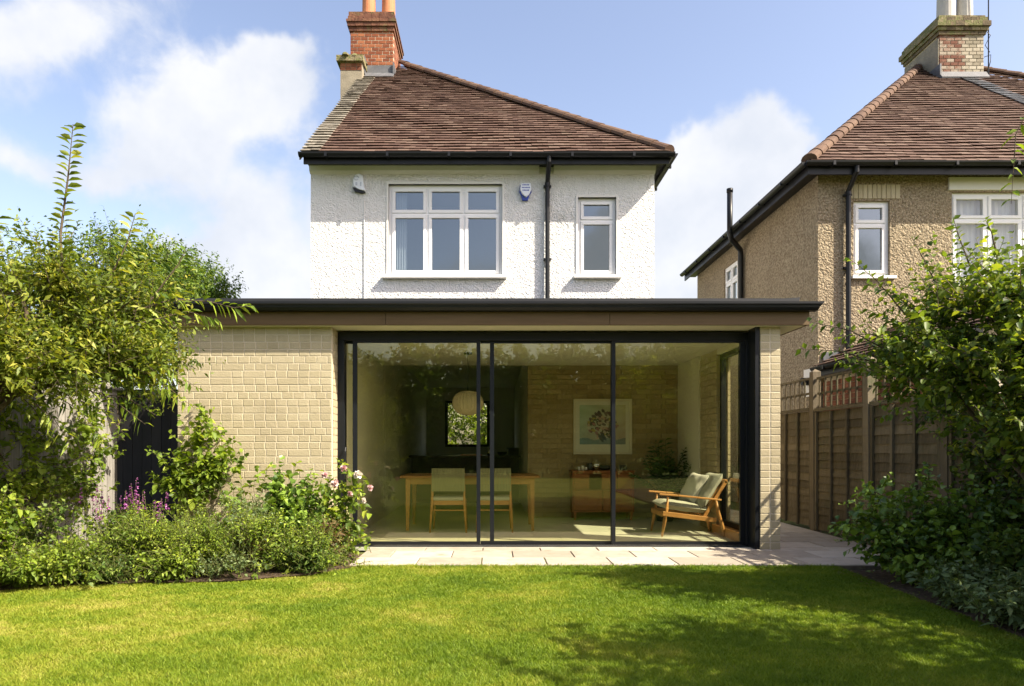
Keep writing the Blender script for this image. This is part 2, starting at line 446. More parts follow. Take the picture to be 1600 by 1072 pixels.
# ------------------------------------------------------------------ mesh helpers
class MB:
    def __init__(s):
        s.v, s.f, s.r = [], [], []
        s.rv = None

    def rnd(s):
        return random.random() if s.rv is None else s.rv

    def add(s, vs, fs):
        b = len(s.v)
        r = s.rnd()
        s.v.extend([tuple(p) for p in vs])
        s.r.extend([r] * len(vs))
        s.f.extend([tuple(i + b for i in f) for f in fs])

    def box(s, x0, x1, y0, y1, z0, z1):
        s.add([(x0, y0, z0), (x1, y0, z0), (x1, y1, z0), (x0, y1, z0), (x0, y0, z1), (x1, y0, z1), (x1, y1, z1), (x0, y1, z1)],
              [(0, 3, 2, 1), (4, 5, 6, 7), (0, 1, 5, 4), (1, 2, 6, 5), (2, 3, 7, 6), (3, 0, 4, 7)])

    def bar(s, p, q, w, h, up=(0, 0, 1), w2=None, h2=None):
        """rectangular bar from p to q, w across, h along up"""
        p, q = Vector(p), Vector(q)
        d = (q - p).normalized()
        u = Vector(up)
        side = d.cross(u)
        if side.length < 1e-4:
            side = d.cross(Vector((1, 0, 0)))
        side.normalize()
        u = side.cross(d).normalized()
        w2 = w if w2 is None else w2
        h2 = h if h2 is None else h2
        vs = []
        for c, a, b in ((p, w, h), (q, w2, h2)):
            for sx, sy in ((-1, -1), (1, -1), (1, 1), (-1, 1)):
                vs.append(c + side * (sx * a / 2) + u * (sy * b / 2))
        s.add(vs, [(0, 3, 2, 1), (4, 5, 6, 7), (0, 1, 5, 4), (1, 2, 6, 5), (2, 3, 7, 6), (3, 0, 4, 7)])

    def tube(s, pts, radii, n=8, caps=True):
        pts = [Vector(p) for p in pts]
        if isinstance(radii, (int, float)):
            radii = [radii] * len(pts)
        vs, fs = [], []
        ref = Vector((0.13, 0.31, 0.94)).normalized()
        for i, p in enumerate(pts):
            a = pts[max(0, i - 1)]
            b = pts[min(len(pts) - 1, i + 1)]
            d = (b - a).normalized()
            r_ = ref if abs(d.dot(ref)) < .95 else Vector((1, 0, 0))
            x = d.cross(r_).normalized()
            y = d.cross(x).normalized()
            for k in range(n):
                t = 2 * math.pi * k / n
                vs.append(p + (x * math.cos(t) + y * math.sin(t)) * radii[i])
        for i in range(len(pts) - 1):
            for k in range(n):
                a, b = i * n + k, i * n + (k + 1) % n
                fs.append((a, b, b + n, a + n))
        if caps:
            fs.append(tuple(range(n)))
            fs.append(tuple((len(pts) - 1) * n + k for k in reversed(range(n))))
        s.add(vs, fs)

    def lathe(s, c, prof, n=20, ridge=0.0, kk=0):
        vs, fs = [], []
        for r, z in prof:
            for k in range(n):
                t = 2 * math.pi * k / n
                rr = r * (1 + (ridge if (k % 2) else 0))
                vs.append((c[0] + rr * math.cos(t), c[1] + rr * math.sin(t), c[2] + z))
        for i in range(len(prof) - 1):
            for k in range(n):
                a, b = i * n + k, i * n + (k + 1) % n
                fs.append((a, b, b + n, a + n))
        fs.append(tuple(reversed(range(n))))
        fs.append(tuple((len(prof) - 1) * n + k for k in range(n)))
        s.add(vs, fs)

    def prism(s, poly, ax, a0, a1):
        """poly of 2D points extruded along axis ax ('x','y','z')"""
        def P(p, t):
            if ax == 'x':
                return (t, p[0], p[1])
            if ax == 'y':
                return (p[0], t, p[1])
            return (p[0], p[1], t)
        n = len(poly)
        vs = [P(p, a0) for p in poly] + [P(p, a1) for p in poly]
        fs = [tuple(range(n)), tuple(n + k for k in reversed(range(n)))]
        for k in range(n):
            fs.append((k, (k + 1) % n, (k + 1) % n + n, k + n))
        s.add(vs, fs)

    def mesh(s, name, m, smooth=False):
        me = bpy.data.meshes.new(name)
        me.from_pydata(s.v, [], s.f)
        me.materials.append(m)
        at = me.attributes.new('rnd', 'FLOAT', 'POINT')
        at.data.foreach_set('value', np.array(s.r, dtype=np.float32))
        if smooth:
            me.polygons.foreach_set('use_smooth', [True] * len(me.polygons))
        me.update()
        return me

    def build(s, name, m, parent=None, smooth=False, bevel=0.0, fix=True, kind=None):
        me = s.mesh(name, m, smooth)
        if fix:
            import bmesh
            bm = bmesh.new()
            bm.from_mesh(me)
            bmesh.ops.recalc_face_normals(bm, faces=bm.faces)
            if bevel:
                bmesh.ops.bevel(bm, geom=bm.edges[:], offset=bevel, segments=1, affect='EDGES', clamp_overlap=True)
            bm.to_mesh(me)
            bm.free()
        o = bpy.data.objects.new(name, me)
        COL.objects.link(o)
        if parent:
            attach(o, parent)
        if kind:
            o['kind'] = kind
        return o


def world_loc(o):
    v = Vector((0, 0, 0))
    while o:
        v += o.location
        o = o.parent
    return v


def attach(o, parent):
    """parent an object whose geometry is in world coordinates"""
    o.parent = parent
    o.location = Vector(o.location) - world_loc(parent)


def thing(name, label, cat, loc, group=None):
    o = bpy.data.objects.new(name, None)
    o.empty_display_size = .2
    COL.objects.link(o)
    o.location = loc
    o['label'] = label
    o['category'] = cat
    if group:
        o['group'] = group
    return o


def tag(o, label=None, cat=None, group=None, kind=None):
    for k, v in (('label', label), ('category', cat), ('group', group), ('kind', kind)):
        if v:
            o[k] = v
    return o


def inst(name, me, loc, parent, rot=None, scale=None):
    o = bpy.data.objects.new(name, me)
    COL.objects.link(o)
    o.parent = parent
    o.location = Vector(loc) - world_loc(parent)
    if rot:
        o.rotation_euler = rot
    if scale:
        o.scale = scale
    return o


def boxpart(name, x0, x1, y0, y1, z0, z1, m, parent=None, bevel=0.0):
    mb = MB()
    mb.box(x0, x1, y0, y1, z0, z1)
    return mb.build(name, m, parent, bevel=bevel)


def grid_wall(mb, a, z, holes, t0, t1, axis='y'):
    """wall with real openings. a,z = extents; holes = (a0,a1,z0,z1); t0..t1 = thickness range"""
    A = sorted(set([a[0], a[1]] + [v for h in holes for v in h[:2]]))
    Z = sorted(set([z[0], z[1]] + [v for h in holes for v in h[2:]]))
    A = [v for v in A if a[0] <= v <= a[1]]
    Z = [v for v in Z if z[0] <= v <= z[1]]

    def solid(i, j):
        if i < 0 or j < 0 or i >= len(A) - 1 or j >= len(Z) - 1:
            return False
        ca, cz = (A[i] + A[i + 1]) / 2, (Z[j] + Z[j + 1]) / 2
        return not any(h[0] < ca < h[1] and h[2] < cz < h[3] for h in holes)

    def P(a_, t, z_):
        return (a_, t, z_) if axis == 'y' else (t, a_, z_)
    for i in range(len(A) - 1):
        for j in range(len(Z) - 1):
            if not solid(i, j):
                continue
            a0, a1, z0, z1 = A[i], A[i + 1], Z[j], Z[j + 1]
            q = [(0, 1, 2, 3)]
            mb.add([P(a0, t0, z0), P(a1, t0, z0), P(a1, t0, z1), P(a0, t0, z1)], q)
            mb.add([P(a0, t1, z0), P(a0, t1, z1), P(a1, t1, z1), P(a1, t1, z0)], q)
            if not solid(i - 1, j):
                mb.add([P(a0, t0, z0), P(a0, t0, z1), P(a0, t1, z1), P(a0, t1, z0)], q)
            if not solid(i + 1, j):
                mb.add([P(a1, t0, z0), P(a1, t1, z0), P(a1, t1, z1), P(a1, t0, z1)], q)
            if not solid(i, j - 1):
                mb.add([P(a0, t0, z0), P(a0, t1, z0), P(a1, t1, z0), P(a1, t0, z0)], q)
            if not solid(i, j + 1):
                mb.add([P(a0, t0, z1), P(a1, t0, z1), P(a1, t1, z1), P(a0, t1, z1)], q)


def brick_mesh(w, d, h, m, name='brick', ch=.004):
    """brick with chamfered front (-Y) face, origin at the front lower left corner"""
    mb = MB()
    mb.rv = .5
    x = [0, w]
    vs = [(0, ch, 0), (w, ch, 0), (w, ch, h), (0, ch, h), (ch, 0, ch), (w - ch, 0, ch), (w - ch, 0, h - ch), (ch, 0, h - ch),
          (0, d, 0), (w, d, 0), (w, d, h), (0, d, h)]
    fs = [(4, 5, 6, 7), (0, 1, 5, 4), (1, 2, 6, 5), (2, 3, 7, 6), (3, 0, 4, 7), (1, 0, 8, 9), (2, 1, 9, 10), (3, 2, 10, 11), (0, 3, 11, 8)]
    mb.add(vs, fs)
    return mb.mesh(name, m)


# ------------------------------------------------------------------ ground, lawn, paving
def sheet(name, poly, z, m, kind='structure', th=0.0):
    me = bpy.data.meshes.new(name)
    me.from_pydata([(x, y, z) for x, y in poly], [], [tuple(range(len(poly)))])
    me.materials.append(m)
    o = bpy.data.objects.new(name, me)
    COL.objects.link(o)
    o['kind'] = kind
    return o


sheet('ground', [(-900, -900), (900, -900), (900, 900), (-900, 900)], -0.06, M['ground'])

LAWN = [(-6, -14), (6, -14), (3.06, -2), (3.02, 3.9), (3.06, 5.3), (3.12, 6.17), (-1.2, 6.17), (-1.45, 5.86), (-2.05, 5.58), (-2.9, 5.5), (-3.5, 5.42),
        (-3.75, 5.2), (-3.75, 4.8), (-3.3, 4.3), (-3.2, 3.5), (-3.3, -2)]
sheet('lawn', LAWN, -0.022, M['lawn_base'])


def in_poly(x, y, poly):
    c = np.zeros(len(x), bool)
    n = len(poly)
    for i in range(n):
        x0, y0 = poly[i]
        x1, y1 = poly[(i + 1) % n]
        cond = ((y0 > y) != (y1 > y)) & (x < (x1 - x0) * (y - y0) / ((y1 - y0) if y1 != y0 else 1e-9) + x0)
        c ^= cond
    return c


def np_mesh(name, verts, tris_or_quads, m, rnd=None, parent=None, kind=None):
    me = bpy.data.meshes.new(name)
    nv = len(verts)
    me.vertices.add(nv)
    me.vertices.foreach_set('co', verts.astype(np.float32).ravel())
    loops = np.concatenate([t.ravel() for t in tris_or_quads]).astype(np.int32)
    sizes = np.concatenate([np.full(len(t), t.shape[1], dtype=np.int32) for t in tris_or_quads])
    me.loops.add(len(loops))
    me.loops.foreach_set('vertex_index', loops)
    me.polygons.add(len(sizes))
    st = np.concatenate([[0], np.cumsum(sizes)[:-1]]).astype(np.int32)
    me.polygons.foreach_set('loop_start', st)
    me.polygons.foreach_set('loop_total', sizes)
    me.materials.append(m)
    if rnd is not None:
        at = me.attributes.new('rnd', 'FLOAT', 'POINT')
        at.data.foreach_set('value', rnd.astype(np.float32))
    me.update(calc_edges=True)
    me.validate()
    o = bpy.data.objects.new(name, me)
    COL.objects.link(o)
    if parent:
        attach(o, parent)
    if kind:
        o['kind'] = kind
    return o


def grass():
    ys0, ys1 = 2.3, 6.22
    n = 900000
    x = rng.uniform(-4, 3.2, n)
    y = ys0 + (ys1 - ys0) * rng.uniform(0, 1, n) ** 1.15
    keep = (np.abs(x + .1) < y * .80 + .35)
    dens = np.clip(1.25 - (y - 2.5) * .13, .5, 1)
    keep &= rng.uniform(0, 1, n) < dens
    ex = LAWN
    x2 = x + rng.normal(0, .012, n)
    y2 = y + rng.normal(0, .012, n)
    keep &= in_poly(x2, y2, ex)
    x, y = x[keep], y[keep]
    n = len(x)
    clump = np.sin(x * 9 + 2 * np.sin(y * 5)) * np.sin(y * 8 + 2 * np.sin(x * 4))
    h = rng.uniform(.012, .028, n) * (1 + .2 * clump)
    edge = y > 6.1
    h = np.where(edge, h * 1.35, h)
    a = rng.uniform(0, 2 * np.pi, n)
    la = rng.uniform(0, 2 * np.pi, n)
    lean = rng.uniform(.3, 1.3, n) * h
    w = rng.uniform(.0013, .0026, n) * np.clip(y / 3.6, .8, 1.5)
    dx, dy = np.cos(a) * w, np.sin(a) * w
    lx, ly = np.cos(la) * lean, np.sin(la) * lean
    z0 = np.full(n, -.024)
    V = np.zeros((n, 5, 3))
    V[:, 0] = np.stack([x - dx, y - dy, z0], 1)
    V[:, 1] = np.stack([x + dx, y + dy, z0], 1)
    V[:, 2] = np.stack([x + dx * .8 + lx * .35, y + dy * .8 + ly * .35, z0 + h * .55], 1)
    V[:, 3] = np.stack([x - dx * .8 + lx * .35, y - dy * .8 + ly * .35, z0 + h * .55], 1)
    V[:, 4] = np.stack([x + lx, y + ly, z0 + h], 1)
    b = (np.arange(n) * 5)[:, None]
    quads = b + np.array([[0, 1, 2, 3]])
    tris = b + np.array([[3, 2, 4]])
    r = np.repeat(rng.uniform(0, 1, n), 5)
    o = np_mesh('lawn_grass', V.reshape(-1, 3), [quads, tris], M['grass'], r, kind='stuff')
    tag(o, 'short mown lawn grass, green with straw yellow patches', 'grass')


grass()

# planting beds: low mounds of soil
def bed(name, pts, z):
    mb = MB()
    n = len(pts)
    cx = sum(p[0] for p in pts) / n
    cy = sum(p[1] for p in pts) / n
    vs = [(x, y, -.05) for x, y in pts] + [(cx + (x - cx) * .93, cy + (y - cy) * .93, z) for x, y in pts]
    fs = [(k, (k + 1) % n, (k + 1) % n + n, k + n) for k in range(n)] + [tuple(range(n, 2 * n))]
    mb.add(vs, fs)
    o = mb.build(name, M['soil'])
    o['kind'] = 'structure'
    return o


bed('planting_bed', [(-1.30, 7.06), (-1.30, 6.4), (-1.22, 6.17), (-1.45, 5.83), (-2.05, 5.53), (-2.9, 5.44), (-3.5, 5.36), (-3.78, 5.15), (-3.78, 4.78), (-3.33, 4.28),
                     (-3.23, 3.5), (-3.3, -3), (-4.15, -3), (-4.15, 7.06)], .0)
bed('planting_bed', [(3.00, -3), (2.98, 3.9), (3.02, 5.3), (3.08, 6.15), (4.1, 6.3), (4.1, -3)], .0)

# paving
paving = bpy.data.objects.new('patio', None)
COL.objects.link(paving)
paving['kind'] = 'structure'
mb = MB()
mb.box(-1.3, 4.1, 6.19, 7.30, -.05, -.012)
mb.box(3.02, 4.1, 7.30, 13.0, -.05, -.012)
mb.build('paving_joint', M['paver_joint'], paving)
pav_cache = {}
rows = [(6.20, 6.62), (6.62, 7.04), (7.04, 7.29)]


def paver(x0, x1, y0, y1):
    key = (round(x1 - x0, 3), round(y1 - y0, 3))
    if key not in pav_cache:
        m_ = MB()
        m_.rv = .5
        w, d = x1 - x0 - .010, y1 - y0 - .010
        c = .004
        m_.add([(0, 0, 0), (w, 0, 0), (w, d, 0), (0, d, 0), (0, 0, .03 - c), (w, 0, .03 - c), (w, d, .03 - c), (0, d, .03 - c),
                (c, c, .03), (w - c, c, .03), (w - c, d - c, .03), (c, d - c, .03)],
               [(0, 1, 5, 4), (1, 2, 6, 5), (2, 3, 7, 6), (3, 0, 4, 7), (4, 5, 9, 8), (5, 6, 10, 9), (6, 7, 11, 10), (7, 4, 8, 11), (8, 9, 10, 11)])
        pav_cache[key] = m_.mesh('paver', M['paver'])
    inst('paver', pav_cache[key], (x0, y0, -.03 + random.uniform(-.0015, .0015)), paving,
         rot=(random.uniform(-.002, .002), random.uniform(-.002, .002), 0))


for ri, (y0, y1) in enumerate(rows):
    x = -1.3 + (.3 if ri % 2 else 0)
    if ri % 2:
        paver(-1.3, -1.0, y0, y1)
    while x < 4.09:
        x1 = min(x + .6, 4.1)
        if x1 - x > .05:
            paver(x, x1, y0, y1)
        x = x1
y = 7.29
k = 0
while y < 12.9:
    xs = [3.02, 3.56, 4.1] if k % 2 == 0 else [3.02, 3.29, 3.83, 4.1]
    for a, b in zip(xs[:-1], xs[1:]):
        paver(a, b, y, y + .42)
    y += .42
    k += 1

# ------------------------------------------------------------------ garden room extension
EXT = thing('garden_extension', 'flat roofed buff brick garden room with wide black framed sliding glass doors', 'extension', (.5, 7.1, 0))
CEIL = 2.30
SOF = 2.318
COURSE = .0745
BH = COURSE - .0075

wall_l = boxpart('brick_wall', -3.275, -1.675, 7.106, 7.36, -.05, SOF - .001, M['mortar'], EXT)


def brick_row_widths(x0, x1, k):
    """mostly headers on one pitch, some stretchers, every few courses set over by half"""
    xs = []
    p = .1150
    n = int(round((x1 - x0) / p))
    p = (x1 - x0) / n
    off = p / 2 if k % 5 == 1 else 0
    x = x0
    if off:
        xs.append((x, p / 2 - .008))
        x += off
    while x < x1 - .02:
        w = p if random.random() < .84 else 2 * p
        w += random.uniform(-.004, .004)
        w = min(w, x1 - x)
        xs.append((round(x, 5), round(w - .008, 4)))
        x += w
    return xs


bcache = {}
mass = MB()
for k in range(31):
    z = k * COURSE + .004
    for x, w in brick_row_widths(-3.28, -1.67, k):
        if w < .03:
            continue
        if z > .70:
            jig = random.uniform(-.0015, .0015)
            me = bcache.get(round(w, 3))
            if me is None:
                me = bcache[round(w, 3)] = brick_mesh(w, .05, BH, M['buff_brick'], ch=.003)
            inst('brick', me, (x, 7.1025 + jig*.5, z + random.uniform(-.001, .001)), wall_l)
        else:
            mass.box(x, x + w, 7.1025, 7.15, z, z + BH)
# reveal of the left wall (faces the doors), and side wall towards the gate
for k in range(31):
    z = k * COURSE + .004
    y = 7.15 + (.0 if k % 2 else .0)
    for w in ((.1025, .09) if k % 2 else (.055, .135)):
        mass.box(-1.72, -1.668, y, y + w, z, z + BH)
        y += w + .01
    y = 7.15
    while y < 10.2:
        w = .215 if random.random() < .6 else .1025
        mass.box(-3.284, -3.24, y, y + w, z, z + BH)
        y += w + .01
mass.build('brickwork', M['buff_brick_mass'], wall_l, kind='stuff', fix=False)
boxpart('side_wall', -3.278, -3.08, 7.36, 10.34, -.05, SOF - .001, M['mortar'], EXT)

pillar = boxpart('brick_pillar', 2.79, 2.99, 7.106, 7.40, -.05, SOF - .001, M['mortar'], EXT)
pm = brick_mesh(.1, .06, BH, M['buff_brick'])
mass = MB()
for k in range(31):
    z = k * COURSE + .004
    for x in (2.783, 2.893):
        inst('brick', pm, (x, 7.1025 + random.uniform(-.001, .001), z), pillar)
    # sides of the pillar
    y = 7.162
    for w in (.11, .12):
        mass.box(2.95, 2.996, y, y + w, z, z + BH)
        y += w + .01
mass.build('brickwork', M['buff_brick_mass'], pillar, kind='stuff', fix=False)

# roof build-up
mb = MB()
for a_, b_ in ((-3.40, -1.102), (-1.098, 1.198), (1.202, 3.247)):
    mb = MB()
    mb.box(a_, b_, 7.0, 7.03, SOF, 2.46)
    mb.build('fascia', M['fascia_wood'], EXT, bevel=.002)
mb = MB()
mb.box(3.217, 3.245, 7.031, 10.34, SOF, 2.46)
mb.box(-3.398, -3.37, 7.031, 10.34, SOF, 2.46)
mb.build('fascia', M['fascia_wood'], EXT)
mb = MB()
mb.box(-3.368, 3.215, 7.032, 7.45, SOF, SOF + .02)
mb.box(2.995, 3.215, 7.451, 10.34, SOF, SOF + .02)
mb.build('soffit', M['soffit'], EXT)
# ogee-like black gutter with slanted ends
mb = MB()
prof = [(7.0, 2.452), (6.93, 2.455), (6.905, 2.48), (6.90, 2.505), (6.885, 2.515), (6.885, 2.538), (6.90, 2.538), (6.912, 2.525), (6.99, 2.525), (6.999, 2.538)]
n = len(prof)
vs = []
for X, sgn in ((-3.42, -1), (3.30, 1)):
    for (yy, zz) in prof:
        vs.append((X + sgn * max(0, (zz - 2.47)) * .75, yy, zz))
fs = [tuple(range(n)), tuple(n + k_ for k_ in reversed(range(n)))] + [(k_, (k_ + 1) % n, (k_ + 1) % n + n, k_ + n) for k_ in range(n)]
mb.add(vs, fs)
mb.build('gutter', M['black_plastic'], EXT)
mb = MB()
mb.box(-3.39, 3.235, 7.032, 10.36, 2.461, 2.56)
mb.build('flat_roof', M['roof_sheet'], EXT)
mb = MB()
mb.box(-3.38, 3.10, 7.06, 7.14, 2.5605, 2.605)
for sgn, xe in ((1, 3.2), (-1, -3.36)):
    mb.prism([(xe - sgn * .55, 2.561), (xe - sgn * .0, 2.561), (xe + sgn * .02, 2.635), (xe - sgn * .35, 2.612)], 'y', 7.02 + .13, 7.5)
    a_, b_ = sorted((xe - sgn * .1, xe))
    mb.box(a_, b_, 7.501, 10.3, 2.561, 2.62)
mb.build('roof_upstand', M['roof_sheet'], EXT)

# room shell
mb = MB()
mb.box(-1.85, 2.995, 7.46, 10.34, CEIL, CEIL + .06)
mb.build('ceiling', M['plaster'], EXT)
boxpart('inner_wall', -1.85, -1.66, 7.47, 10.34, -.03, CEIL, M['plaster'], EXT)
# right hand wall: glazed light, brick pier, plaster
boxpart('side_wall', 2.83, 2.985, 8.62, 10.34, -.03, CEIL - .001, M['mortar'], EXT)
mass = MB()
for k in range(31):
    z = k * COURSE + .004
    if z + BH > CEIL:
        break
    y = 8.60
    for w in ((.215, .1025, .215, .1025) if k % 2 else (.1025, .215, .1025, .215)):
        mass.box(2.815, 2.86, y, y + w, z, z + BH)
        y += w + .01
    y = 8.60
    while y < 10.2:
        w = .215 if random.random() < .6 else .1025
        mass.box(2.96, 2.993, y, y + w, z, z + BH)
        y += w + .01
mass.build('brickwork', M['buff_brick_mass'], EXT, kind='stuff', fix=False)
boxpart('plaster_panel', 2.80, 2.829, 9.28, 10.34, -.03, CEIL - .002, M['plaster'], EXT)
boxpart('side_lintel', 2.83, 2.985, 7.41, 8.62, 2.23, CEIL - .003, M['plaster'], EXT)
# back brick wall of the room
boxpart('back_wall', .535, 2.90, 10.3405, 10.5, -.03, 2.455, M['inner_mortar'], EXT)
mass = MB()
for k in range(31):
    z = k * COURSE + .004
    if z + BH > CEIL:
        break
    x = .53 - (.16 if k % 2 else .0)
    while x < 2.79:
        w = .215
        x0_, x1_ = max(x, .53), min(x + w, 2.798)
        if x1_ - x0_ > .03:
            mass.box(x0_, x1_, 10.328, 10.36, z, z + BH)
        x += w + .01
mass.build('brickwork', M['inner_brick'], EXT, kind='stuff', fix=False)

mb = MB()
mb.box(-1.66, 2.83, 7.30, 10.34, -.04, -.006)
mb.box(-1.66, .58, 10.341, 17.3, -.04, -.006)
tag(mb.build('floor', M['concrete']), kind='structure')

# sliding doors -------------------------------------------------------------
DY = 7.33
mb = MB()
mb.box(-1.665, 2.78, DY, DY + .12, 2.212, 2.30)          # head
mb.box(-1.665, 2.78, DY, DY + .12, -.03, .006)           # track
mb.box(-1.665, -1.595, DY + .0005, DY + .1195, .006, 2.212)
mb.box(2.712, 2.78, DY - .02, DY + .1195, .006, 2.212)
fr = mb.build('door_frame', M['black_metal'], EXT, bevel=.002)
mb = MB()
for yy in (.02, .055, .09):
    mb.box(-1.59, 2.70, DY + yy, DY + yy + .006, .006, .012)
mb.build('track_rail', M['silver'], fr)


def leaf(px0, px1, yy, sw0, sw1, name='sliding_door', zt=2.211, zb=.013):
    """one door leaf between x0 and x1 with stiles sw0/sw1 wide"""
    lf = boxpart(name, px0, px1, yy, yy + .032, zb, zb + .035, M['black_metal'], EXT)
    boxpart('rail', px0, px1, yy, yy + .032, zt - .022, zt, M['black_metal'], lf)
    if sw0:
        boxpart('stile', px0, px0 + sw0, yy - .001, yy + .033, zb + .036, zt - .023, M['black_metal'], lf)
    if sw1:
        boxpart('stile', px1 - sw1, px1, yy - .001, yy + .033, zb + .036, zt - .023, M['black_metal'], lf)
    mb = MB()
    yc = yy + .016
    mb.add([(px0 + sw0, yc, zb + .03), (px1 - sw1, yc, zb + .03), (px1 - sw1, yc, zt - .02), (px0 + sw0, yc, zt - .02)], [(0, 1, 2, 3)])
    mb.build('pane', M['glass_door'], lf, fix=False)
    return lf


def dx(px, Y=7.36):
    return (px - 770) * Y / 1067


leaf(-1.594, dx(553) + .0, DY + .08, 0, 0, 'fixed_light')
l1 = leaf(dx(551.5), dx(750.5), DY + .012, .046, .040)
leaf(dx(750.5) + .002, dx(765.5), DY + .05, 0, 0, 'fixed_light')
l2 = leaf(dx(765.5), dx(961) - .02, DY + .048, .045, .02)
l3 = leaf(dx(955.5), 2.711, DY + .012, .040, .05)
mb = MB()
mb.tube([(-1.575, DY - .02, .70), (-1.575, DY - .045, .74), (-1.575, DY - .045, 1.02), (-1.575, DY - .02, 1.06)], .009, 8)
mb.build('handle', M['black_metal'], fr)
# small key plate on the right frame
boxpart('corner_post', 2.735, 2.7815, 7.112, DY - .021, -.01, 2.316, M['black_metal'], fr)
boxpart('lock_plate', 2.735, 2.752, DY - .024, DY - .0205, .90, 1.08, M['black_metal'], fr)

# side light / side door
SX = 2.86
mb = MB()
for z0, z1 in ((.10, .16), (2.17, 2.229)):
    mb.box(SX, SX + .06, 7.42, 8.60, z0, z1)
for y0, y1 in ((7.42, 7.50), (8.545, 8.60)):
    mb.box(SX + .001, SX + .059, y0, y1, .16, 2.17)
sd = mb.build('side_door', M['black_metal'], EXT)
mb = MB()
mb.add([(SX + .03, 7.49, .15), (SX + .03, 8.56, .15), (SX + .03, 8.56, 2.18), (SX + .03, 7.49, 2.18)], [(0, 1, 2, 3)])
mb.build('pane', M['glass_side'], sd, fix=False)
mb = MB()
mb.tube([(SX, 7.56, .84), (SX - .045, 7.56, .87), (SX - .045, 7.56, 1.10), (SX, 7.56, 1.13)], .011, 8)
mb.build('handle', M['black_metal'], sd)
boxpart('threshold', 2.76, 2.98, 7.46, 8.60, -.03, .099, M['oak'], EXT, bevel=.004)

# ------------------------------------------------------------------ windows
def upvc_window(parent, x0, x1, z0, z1, y, cols, split, sill=None, curtain=None, axis='y', xin=.10, mullion=.05, glass='glass_window'):
    """white two-row window. y = frame front plane. cols = column count; split = z of the transom"""
    def B(m_, a0, a1, t0, t1, c0, c1):
        if axis == 'y':
            m_.box(a0, a1, t0, t1, c0, c1)
        else:
            m_.box(-t1 + 2 * y, -t0 + 2 * y, a0, a1, c0, c1) if False else m_.box(t0, t1, a0, a1, c0, c1)
    ow = .045
    f = MB()
    B(f, x0, x1, y, y + .07, z0, z0 + ow)
    B(f, x0, x1, y, y + .07, z1 - ow, z1)
    B(f, x0, x0 + ow, y + .0005, y + .0695, z0 + ow, z1 - ow)
    B(f, x1 - ow, x1, y + .0005, y + .0695, z0 + ow, z1 - ow)
    w = (x1 - x0 - 2 * ow - (cols - 1) * .03) / cols
    for c in range(1, cols):
        xa = x0 + ow + c * w + (c - 1) * .03
        B(f, xa, xa + .03, y + .0005, y + .0695, z0 + ow, z1 - ow)
    fr_ = f.build('window', M['upvc'], parent)
    for c in range(cols):
        xa = x0 + ow + c * (w + .03)
        t = MB()
        B(t, xa, xa + w, y + .001, y + .069, split - .012, split + .012)
        t.build('transom', M['upvc'], fr_)
        for (za, zb) in ((z0 + ow, split - .012), (split + .012, z1 - ow)):
            s_ = MB()
            sw = mullion
            B(s_, xa + .002, xa + w - .002, y - .012, y + .05, za + .002, za + sw)
            B(s_, xa + .002, xa + w - .002, y - .012, y + .05, zb - sw, zb - .002)
            B(s_, xa + .002, xa + sw, y - .0115, y + .0495, za + sw, zb - sw)
            B(s_, xa + w - sw, xa + w - .002, y - .0115, y + .0495, za + sw, zb - sw)
            so = s_.build('sash', M['upvc'], fr_, bevel=.003)
            p = MB()
            yg = y + .02
            if axis == 'y':
                p.add([(xa + sw, yg, za + sw), (xa + w - sw, yg, za + sw), (xa + w - sw, yg, zb - sw), (xa + sw, yg, zb - sw)], [(0, 1, 2, 3)])
            else:
                p.add([(yg, xa + sw, za + sw), (yg, xa + w - sw, za + sw), (yg, xa + w - sw, zb - sw), (yg, xa + sw, zb - sw)], [(0, 1, 2, 3)])
            p.build('pane', M[glass], fr_, fix=False)
    if sill:
        a0, a1, out_ = sill
        s_ = MB()
        B(s_, a0, a1, y - out_, y + .001, z0 - .05, z0 - .004)
        s_.build('sill', M['smooth_white'], fr_, bevel=.004)
    # reveal-deep room behind
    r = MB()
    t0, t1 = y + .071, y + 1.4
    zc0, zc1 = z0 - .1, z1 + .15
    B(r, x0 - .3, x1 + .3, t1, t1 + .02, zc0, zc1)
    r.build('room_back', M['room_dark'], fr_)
    if curtain:
        cm = MB()
        for (ca, cb) in curtain:
            nseg = 14
            pts = []
            for i in range(nseg + 1):
                xx = ca + (cb - ca) * i / nseg
                pts.append((xx, y + .12 + .02 * math.sin(i * 2.1)))
            for (p0, p1) in zip(pts[:-1], pts[1:]):
                cm.add([(p0[0], p0[1], z0), (p1[0], p1[1], z0), (p1[0], p1[1], z1), (p0[0], p0[1], z1)], [(0, 1, 2, 3)])
        cm.build('curtain', M['curtain'], fr_, fix=False)
    return fr_


